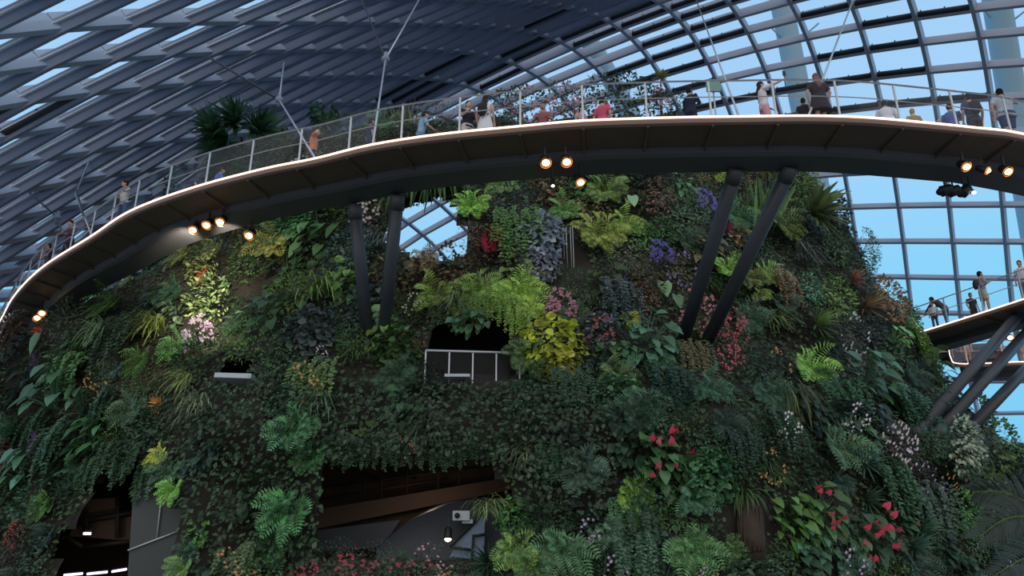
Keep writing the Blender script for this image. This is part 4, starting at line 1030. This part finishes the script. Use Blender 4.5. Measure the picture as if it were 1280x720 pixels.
CR = [(230, 235, 24, 'bush', (60, 92, 56), 'green shrub behind the railing right of the man spreading his arms'), (285, 212, 26, 'fine', (76, 100, 66), 'grey green shrub behind the railing beside the blue-shirted person'),
 (330, 196, 26, 'fine', (74, 98, 66), 'grey green shrub behind the railing below the wide dark tree'), (360, 186, 22, 'bush', (62, 96, 60), 'green shrub behind the railing left of the orange-shirted person'),
 (425, 172, 28, 'fine', (88, 108, 74), 'pale green shrub behind the railing right of the orange-shirted person'), (445, 166, 24, 'fine', (78, 98, 68), 'shrub behind the railing left of the navy-clad person'),
 (483, 158, 22, 'fern', (82, 130, 66), 'bright green fern behind the railing right of the navy-clad person'), (511, 156, 22, 'upright', (110, 122, 92), 'tuft of upright pale blades behind the railing beside the light-blue person'),
 (545, 152, 20, 'fine', (104, 100, 74), 'olive brown shrub behind the railing between the light-blue person and black-shirted person'), (560, 148, 20, 'fine', (112, 108, 80), 'olive shrub touching the black-shirted person behind the railing'),
 (630, 138, 22, 'fine', (92, 104, 76), 'grey green shrub behind the railing right of the woman in white dress'), (655, 132, 22, 'fine', (96, 108, 80), 'shrub with pinkish flowers behind the railing left of the brown-pink person', 'few', (206, 130, 150)),
 (700, 130, 24, 'fine', (100, 110, 84), 'shrub with pink flowers behind the railing right of the brown-pink person', 'few', (210, 130, 156)), (725, 132, 22, 'bush', (82, 100, 72), 'leafy shrub behind the railing left of the pink-shirted person', 'few', (206, 140, 160)),
 (752, 122, 24, 'bush', (66, 84, 62), 'dark leafy shrub right behind the pink-shirted person'), (785, 124, 28, 'bush', (62, 84, 64), 'dark green shrub behind the railing right of the pink-shirted person'),
 (812, 132, 22, 'fine', (92, 100, 80), 'grey green shrub with pale flowers left of the red crowned plant', 'few', (206, 160, 170)), (845, 136, 18, 'fine', (72, 88, 66), 'low dark shrub right of the red crowned plant')]
for c in CR:
    crest(c[0], c[1]+2, c[2]*1.3, 'bush' if c[3] == 'fine' and c[0] > 600 else c[3], c[4], c[5], 24.5 if c[0] < 600 else 25.5, *c[6:])
# red stemmed plant with a yellow crown
Yc = crest_pt(826, 148).y; b0 = at_y(826, 148, Yc); b1 = at_y(826, 96, Yc); root = empty('red_cordyline', b0); tag(root, 'tall reddish plant with a yellow crown behind the railing', 'plant')
mb = MB(); mb.tube([(0, 0, -.6), (b1-b0)*.5, b1-b0], [.06, .05, .03], 7); mb.build('stem', mat('reddish_stem', (96, 52, 62), .6), root)
mb = MB()
for k in range(26):
    t = .1+.72*k/26; a = k*2.4; c = (b1-b0)*t; add_leaf(mb, c, (math.cos(a), math.sin(a), -.1), (0, 0, 1), .5*(1.05-t*.6), .05, .5, 'lance', 3)
o = mb.build('red_leaves', M['leaf']); o.parent = root; setcol(o, (120, 62, 74))
mb = MB()
for k in range(22):
    a = k*2.4; add_leaf(mb, b1-b0, (math.cos(a), math.sin(a), .25+.5*(k % 3)/3), (0, 0, 1), .48, .1, .5, 'lance', 3)
o = mb.build('yellow_crown', M['leaf']); o.parent = root; setcol(o, (150, 140, 70))

# dark palm frond reaching in from the lower right
crown = at_y(1352, 690, 13.0)
palm = empty('palm', (crown.x, crown.y, 0)); tag(palm, 'dark blue green palm reaching its fronds in from the lower right corner', 'palm'); P0_ = Vector((crown.x, crown.y, 0))
mb = MB(); mb.tube([P0_*0, Vector((.05, 0, crown.z*.5)), crown-P0_+Vector((0, 0, .05))], [.2, .16, .13], 12); mb.build('trunk', M['bark'], palm)
def frond(b, n, L, droop):
    a = crown-P0_; b = Vector(b)-P0_
    pts = [a+(b-a)*(k/14)+Vector((0, 0, droop*math.sin(PI*k/14))) for k in range(15)]
    mb = MB(); mb.tube(pts, [.03*(1-k/18) for k in range(15)], 6); fr = mb.build('frond', M['stem'], palm)
    mb = MB()
    for k in range(n):
        t = .15+.85*k/n; i = min(13, int(t*14)); c = pts[i].lerp(pts[i+1], t*14-i); d = (pts[i+1]-pts[i]).normalized(); s = d.cross(Vector((0, -1, .2))).normalized()
        for sd in (-1, 1): add_leaf(mb, c, d*.75+s*sd*.8, (0, -1, .4), L*(.6+.6*math.sin(PI*min(1, t+.1))), .05, .7, 'lance', 4)
    o = mb.build('leaflets', M['leaf'], fr); setcol(o, (28, 46, 42))
frond(at_y(1218, 616, 13.6), 30, .5, .35)
frond(at_y(1220, 676, 12.6), 30, .5, .45)
frond(at_y(1240, 722, 12.0), 26, .45, .15)

# ------------------------------------------------------------------ people (local: x right, y forward, z up, feet at 0, built 1.7 m tall)
def remesh(o, v):
    m = o.modifiers.new('skin', 'REMESH'); m.mode = 'VOXEL'; m.voxel_size = v; m.use_smooth_shade = True
    s = o.modifiers.new('soft', 'SMOOTH'); s.factor = .5; s.iterations = 2
POSES = {
 # arm entries: elbow, wrist (right side positive x), hand direction
 'stand': dict(lean=0, L=((-.25, -.03, 1.12), (-.24, .06, .86)), R=((.25, -.03, 1.12), (.24, .06, .86))),
 'rail': dict(lean=.16, L=((-.27, .12, 1.12), (-.16, .36, 1.06)), R=((.27, .12, 1.12), (.16, .36, 1.06))),
 'armsout': dict(lean=.1, L=((-.42, .05, 1.28), (-.55, .26, 1.08)), R=((.44, .1, 1.26), (.66, .2, 1.18))),
 'selfie': dict(lean=-.05, L=((-.25, .0, 1.12), (-.18, .18, 1.0)), R=((.22, .24, 1.47), (.17, .5, 1.62))),
 'handhead': dict(lean=.05, L=((-.3, -.05, 1.12), (-.32, .0, .88)), R=((.4, .1, 1.36), (.17, .12, 1.55))),
 'phone': dict(lean=.04, L=((-.24, .1, 1.13), (-.08, .3, 1.28)), R=((.24, .1, 1.13), (.08, .3, 1.28))),
 'bend': dict(lean=.75, L=((-.26, .52, 1.02), (-.2, .72, .86)), R=((.26, .52, 1.02), (.2, .72, .86))),
}
def hand(mb, wr, d, side):
    d = Vector(d).normalized(); up = Vector((0, 0, 1)); a = d.cross(up)
    if a.length < .2: a = Vector((1, 0, 0))
    a = (a-d*a.dot(d)).normalized(); nrm = a.cross(d)
    mb.tube([wr-d*.02, wr+d*.03, wr+d*.09], [.024, .038, .036], 10, True, .5, nrm)
    for k, (off, L) in enumerate(((-.03, .066), (-.01, .078), (.01, .074), (.029, .058))):
        b = wr+d*.085+a*off; mb.tube([b, b+d*L*.5+nrm*-.006, b+d*L*.85-nrm*.024], [.0095, .009, .0075], 6)
    b = wr+d*.025+a*(.033*side); mb.tube([b, b+(d*.6+a*side*.7)*.045, b+(d*.95+a*side*.5)*.075], [.012, .0105, .008], 6)
def person(loc, rz, height, pose, skin, shirt, lower, hair, label, lower_kind='trousers', long_hair=False, shoes=(60, 60, 62), bag=None, sleeves='short', stout=1.0, hold=None, step=0.06):
    P = POSES[pose]; root = empty('person', loc, rz); tag(root, label, 'person', 'visitors on the walkways')
    k = height/1.7; root.scale = (k, k, k)
    lean = P['lean']; st = stout
    def bd(p):      # bend the upper body forward about the hips
        p = Vector(p); c, s = math.cos(lean), math.sin(lean); z = p.z-.92
        if z <= 0: return p
        return Vector((p.x, p.y*c+z*s, .92+z*c-p.y*s))
    sk = mat_skin(skin)
    mb = MB()
    # trunk, neck, head
    tor = [((0, 0, .86), .155, .68), ((0, 0, .95), .165, .68), ((0, .01, 1.08), .14, .7), ((0, 0, 1.22), .165, .66), ((0, -.01, 1.34), .18, .58), ((0, -.015, 1.41), .13, .55), ((0, -.01, 1.45), .06, .95), ((0, .005, 1.52), .052, 1)]
    def lathe(L, grow=0.0):
        mb_pts = [bd(p) for p, r, f_ in L]; n = 18; o = len(mb.v)
        return mb_pts
    def torso(m_, L, grow, gy=0):
        n = 18; o = len(m_.v)
        for p, r, f_ in L:
            for i in range(n):
                q = 2*PI*i/n; m_.v.append(tuple(bd((p[0]+math.cos(q)*(r*st+grow), p[1]+math.sin(q)*(r*f_*st+grow), p[2]))))
        for j in range(len(L)-1):
            for i in range(n): i2 = (i+1) % n; m_.f.append((o+j*n+i, o+j*n+i2, o+(j+1)*n+i2, o+(j+1)*n+i))
        m_.f.append(tuple(o+i for i in range(n))[::-1]); m_.f.append(tuple(o+(len(L)-1)*n+i for i in range(n)))
    torso(mb, tor, 0)
    hc = bd((0, .02, 1.6)); R = Matrix.Rotation(-lean*.6, 3, 'X')
    mb.ball(hc, (.072, .09, .108), 16, 12, R)
    mb.ball(hc+R @ Vector((0, .03, -.06)), (.052, .058, .052), 12, 8, R)                 # jaw
    mb.ball(hc+R @ Vector((0, .094, -.02)), (.014, .02, .024), 8, 6, R)                  # nose
    mb.ball(hc+R @ Vector((0, .084, -.062)), (.024, .01, .009), 8, 6, R)                 # lips
    for sx_ in (-1, 1):
        mb.ball(hc+R @ Vector((sx_*.074, -.005, -.012)), (.012, .02, .03), 8, 6, R)      # ears
        mb.ball(hc+R @ Vector((sx_*.03, .074, .012)), (.017, .014, .01), 8, 6, R)        # brows and lids
    arms = []
    for sd, key in ((-1, 'L'), (1, 'R')):
        sh = bd((sd*.175*st**.5, -.01, 1.385)); el, wr = [Vector(q) for q in P[key]]
        if pose != 'bend': el, wr = bd(el) if lean > .01 else el, wr
        if st > 1.05: el.x += sd*.05
        mb.tube([sh, sh.lerp(el, .4), el, el.lerp(wr, .35), wr], [.052*st**.5, .047, .037, .037, .025], 12)
        hand(mb, wr, wr-el, -sd); arms.append((sh, el, wr))
    legs = []
    for sd in (-1, 1):
        hp = Vector((sd*.088, 0, .9)); kn = Vector((sd*.098, .025+sd*step*.6, .49)); an = Vector((sd*.1, sd*step, .08))
        mb.tube([hp, hp.lerp(kn, .35), kn, kn.lerp(an, .3), an], [.09*st**.5, .08*st**.5, .053, .054, .036], 14)
        mb.tube([an+Vector((0, -.05, -.03)), an+Vector((0, .05, -.035)), an+Vector((0, .15, -.05))], [.036, .04, .028], 10); legs.append((hp, kn, an))
    b = mb.build('body', sk, root); remesh(b, .011)
    # hair
    mb = MB(); hr = Matrix.Rotation(-lean*.6-.32, 3, 'X'); mb.ball(hc+R @ Vector((0, -.018, .03)), (.083, .096, .1), 16, 12, hr)
    mb.ball(hc+R @ Vector((0, -.04, -.02)), (.077, .066, .09), 14, 10)
    if long_hair:
        mb.tube([hc+R @ Vector((0, -.05, .02)), hc+R @ Vector((0, -.085, -.12)), bd((0, -.13, 1.33)), bd((0, -.135, 1.2))], [.075, .085, .085, .03], 14, True, .55, (0, 1, 0))
    # cut the face free
    h = mb.build('hair', cloth(hair, 'hair'), root)
    # upper garment
    mb = MB()
    if lower_kind == 'dress':
        L = [((0, 0, .56), .25, .8), ((0, 0, .75), .21, .75), ((0, 0, .93), .175, .7)]+tor[2:6]
        torso(mb, L, .014)
    else: torso(mb, [((0, 0, .84), .17, .7)]+tor[1:6], .014)
    if sleeves != 'none':
        for sh, el, wr in arms:
            if sleeves == 'short': mb.tube([sh, sh.lerp(el, .4), sh.lerp(el, .75)], [.066*st**.5, .064, .062], 12)
            else: mb.tube([sh, sh.lerp(el, .4), el, el.lerp(wr, .35), el.lerp(wr, .9)], [.066*st**.5, .06, .05, .048, .04], 12)
    u = mb.build('dress' if lower_kind == 'dress' else 'shirt', cloth(shirt), root); remesh(u, .016)
    if lower_kind != 'dress':
        mb = MB()
        torso(mb, [((0, 0, .8), .155, .7), ((0, 0, .9), .168, .72), ((0, 0, .97), .168, .7)], .01)
        for hp, kn, an in legs:
            if lower_kind == 'trousers': mb.tube([hp, hp.lerp(kn, .4), kn, kn.lerp(an, .4), an+Vector((0, 0, .02))], [.1*st**.5, .094*st**.5, .07, .068, .06], 14)
            elif lower_kind == 'shorts': mb.tube([hp, hp.lerp(kn, .4), hp.lerp(kn, .85)], [.104*st**.5, .1*st**.5, .092], 14)
        if lower_kind == 'skirt': torso(mb, [((0, 0, .5), .22, .8), ((0, 0, .75), .19, .75), ((0, 0, .95), .165, .7)], .012)
        n_ = {'trousers': 'trousers', 'shorts': 'shorts', 'skirt': 'skirt'}[lower_kind]
        lo = mb.build(n_, cloth(lower), root); remesh(lo, .016)
    for hp, kn, an in legs:
        mb = MB(); mb.tube([an+Vector((0, -.065, -.045)), an+Vector((0, .03, -.04)), an+Vector((0, .17, -.056))], [.04, .046, .032], 10); mb.build('shoe', cloth(shoes), root)
    if bag:
        mb = MB(); c = bd((0, -.2, 1.18)); mb.ball(c, (.15, .09, .21), 12, 8, Matrix.Rotation(-lean, 3, 'X')); bg_ = mb.build('backpack', cloth(bag), root)
        mb = MB()
        for sd in (-1, 1): mb.tube([bd((sd*.09, -.14, 1.33)), bd((sd*.1, -.0, 1.43)), bd((sd*.1, .12, 1.32)), bd((sd*.11, .1, 1.12)), bd((sd*.12, -.1, 1.05))], .018, 6)
        s_ = mb.build('strap', cloth(bag), bg_)
    if hold == 'stick':
        wr = arms[1][2]; d = (arms[1][2]-arms[1][1]).normalized(); c = wr+d*.08
        ph = empty('selfie_stick', root.location); Rz = Matrix.Rotation(rz, 3, 'Z')
        mb = MB(); pts = [Rz @ (q*k) for q in (c+Vector((.0, 0, -.22)), c, c+Vector((-.12, .05, .26)))]; mb.tube(pts, .011, 6); mb.build('stick', M['black'], ph)
        mb = flat(MB()); mb.box(pts[-1], (.04, .008, .075)); mb.build('phone', M['black'], ph); tag(ph, 'thin selfie stick with phone held up by the woman raising her arm', 'selfie stick')
    return root
SKINS = {}
def mat_skin(c):
    if c not in SKINS: SKINS[c] = mat('skin', c, .55, noise_scale=20, noise_amt=.06)
    return SKINS[c]
TAN = (190, 140, 116); PALE = (214, 168, 148); BROWN = (120, 84, 66)
BLK = (26, 24, 26); DBR = (52, 36, 30); BLD = (176, 142, 92)
def stand_on(px, inset, path=WP, ns=WN, L=WL):
    best = None
    for i in range(len(path)):
        p = path[i]+ns[i]*inset+Vector((0, 0, 1.1)); e = abs(proj(p)[0]-px)
        if best is None or e < best[0]: best = (e, i)
    i = best[1]; a, b = path[max(0, i-1)], path[min(len(path)-1, i+1)]
    # refine between neighbours
    bb = None
    for k in range(21):
        q = a.lerp(b, k/20)+ns[i]*inset; e = abs(proj(q+Vector((0, 0, 1.1)))[0]-px)
        if bb is None or e < bb[0]: bb = (e, q)
    n = ns[i]; face_out = math.atan2(n.x, -n.y)          # looking outwards: forward (+y) turned to -n
    return bb[1], face_out
def vis(px, hy, inset_lo, height, pose, *a, turn=0, path=WP, ns=WN, fixed=None, **kw):
    # choose how far in from the edge so that the head top lands where the photograph shows it
    best = None
    for s in ([fixed] if fixed is not None else [inset_lo+.1*i for i in range(17)]):
        q, f0 = stand_on(px, s, path, ns); y = proj(q+Vector((0, 0, height)))[1]
        if best is None or abs(y-hy) < best[0]: best = (abs(y-hy), q, f0)
    q, f0 = best[1], best[2]
    return person(q, f0+turn, height, pose, *a, **kw)
vis(62, 305, .3, 1.68, 'rail', TAN, (62, 60, 76), (52, 54, 70), BLK, 'person in dark clothes leaning on the railing, farthest left on the long walkway')
vis(88, 276, .3, 1.7, 'rail', TAN, (82, 62, 84), (44, 46, 60), BLK, 'person in plum shirt leaning over the railing left of the man spreading his arms', turn=.5, sleeves='long')
vis(156, 229, .25, 1.75, 'armsout', TAN, (198, 194, 196), (70, 86, 124), BLK, 'man in pale grey shirt spreading his arms along the railing at left', sleeves='long')
vis(247, 226, .3, .95, 'stand', PALE, (206, 150, 160), (120, 110, 130), DBR, 'small child in pale pink left of the blue-shirted person')
vis(270, 207, .5, 1.66, 'rail', TAN, (84, 112, 178), (70, 78, 110), DBR, 'person in bright blue shirt behind the left railing', turn=2.6)
vis(391, 161, .3, 1.75, 'handhead', PALE, (216, 130, 90), (50, 48, 80), DBR, 'person in orange shirt and dark shorts behind the left railing', lower_kind='shorts', turn=2.0)
vis(463, 150, .5, 1.7, 'stand', TAN, (44, 52, 96), (40, 44, 70), BLK, 'person in navy clothes standing next to the cable at the thin columns', turn=2.5)
vis(525, 140, .8, 1.68, 'rail', PALE, (140, 180, 216), (120, 140, 170), DBR, 'person in light blue beside the upright pale blades behind the railing', turn=2.2)
vis(584, 128, .5, 1.68, 'phone', PALE, (40, 40, 46), (210, 196, 200), BLK, 'person in black shirt left of the woman in white dress', turn=.7, lower_kind='shorts')
vis(606, 122, .35, 1.7, 'stand', PALE, (232, 232, 240), (232, 232, 240), DBR, 'long-haired woman in white dress with dark bag, back to the railing', lower_kind='dress', long_hair=True, turn=2.9, bag=(44, 44, 50), sleeves='none')
vis(680, 131, .8, 1.6, 'rail', TAN, (156, 96, 104), (100, 80, 90), DBR, 'person in dull brown-pink between the pink-flowered shrubs')
vis(728, 134, .9, 1.45, 'stand', PALE, (206, 160, 166), (130, 120, 130), DBR, 'pale pink-clad person left of the pink-shirted person', turn=.8)
vis(753, 122, .8, 1.7, 'stand', PALE, (216, 96, 122), (120, 80, 96), DBR, 'pink-shirted person behind the railing at centre', turn=2.6)
vis(863, 108, .55, 1.72, 'phone', TAN, (36, 42, 64), (40, 44, 60), BLK, 'person in dark navy top behind the railing right of the red crowned plant', turn=2.2, sleeves='long')
vis(955, 104, .35, 1.7, 'selfie', PALE, (236, 226, 234), (226, 170, 176), DBR, 'woman in white shirt and pink shorts raising her arm with a selfie stick', lower_kind='shorts', hold='stick', turn=1.5, long_hair=True)
vis(1004, 124, .6, 1.3, 'stand', BROWN, (50, 50, 62), (50, 50, 62), BLK, 'dark-clad child left of the long-haired woman in dark dress', turn=2.8)
vis(1024, 92, .3, 1.72, 'stand', PALE, (62, 54, 58), (62, 54, 58), (136, 96, 92), 'long-haired woman in dark dress, back to the railing', lower_kind='dress', long_hair=True, turn=PI, sleeves='short', stout=1.12)
vis(1109, 124, .7, 1.62, 'rail', TAN, (226, 228, 240), (80, 90, 120), BLK, 'person in white long-sleeved shirt behind the right railing', turn=2.6, sleeves='long')
vis(1142, 136, .7, 1.3, 'stand', PALE, (186, 150, 110), (120, 110, 110), BLD, 'blond child right of the white-shirted person', turn=2.9)
vis(1170, 149, .5, 1.0, 'stand', PALE, (130, 96, 92), (80, 80, 90), DBR, 'tiny child barely above the deck left of the blue-shirted person')
vis(1190, 131, .5, 1.6, 'phone', TAN, (84, 104, 168), (66, 60, 70), BLK, 'person in blue shirt left of the man with dark backpack', turn=2.4)
vis(1215, 118, .35, 1.75, 'stand', TAN, (62, 72, 108), (44, 44, 52), BLK, 'man with dark backpack standing right of the blue-shirted person', turn=PI-.3, bag=(40, 40, 46))
vis(1257, 112, .2, 1.82, 'handhead', TAN, (172, 180, 194), (52, 62, 112), BLK, 'big man in grey shirt and navy shorts holding his head at the right edge', lower_kind='shorts', turn=PI-.3, stout=1.35)
# on the right walkways
L1 = arcl(P1)
def rightp(px, hy, h, pose, *a, turn=0, **kw): return vis(px, hy, .15, h, pose, *a, turn=turn, path=P1, ns=N1, **kw)
rightp(1165, 378, 1.15, 'stand', TAN, (214, 216, 228), (70, 66, 90), BLK, 'child in white shirt in front of the bending man', turn=.4)
rightp(1180, 362, 1.68, 'bend', TAN, (84, 62, 60), (96, 100, 112), BLK, 'man in dark brown shirt bending over the child at the right walkway', turn=-1.4, sleeves='long')
rightp(1214, 367, 1.4, 'stand', TAN, (60, 48, 54), (50, 48, 60), DBR, 'dark-clad youngster left of the man in beige shorts', turn=1.2)
rightp(1227, 340, 1.75, 'phone', TAN, (150, 146, 158), (196, 186, 174), BLK, 'man in beige shorts with dark backpack on the right walkway', turn=PI-.5, lower_kind='shorts', bag=(62, 58, 66))
rightp(1277, 327, 1.7, 'stand', TAN, (214, 206, 216), (110, 100, 110), BLK, 'person in white cut off by the right frame edge', turn=.3)
for (px, lab, c, lk) in ((1206, 'person whose bare legs show between the two right walkways, leftmost', (196, 150, 130), 'shorts'), (1246, 'person whose legs show between the raking columns, middle', (120, 84, 80), 'trousers'), (1276, 'person whose legs show at the right frame edge below the near walkway', (206, 150, 140), 'shorts')):
    q, f0 = stand_on(px, .5, P2, N2, arcl(P2)); person(q, f0, 1.68, 'stand', PALE, (190, 180, 186), c, DBR, lab, lower_kind=lk)
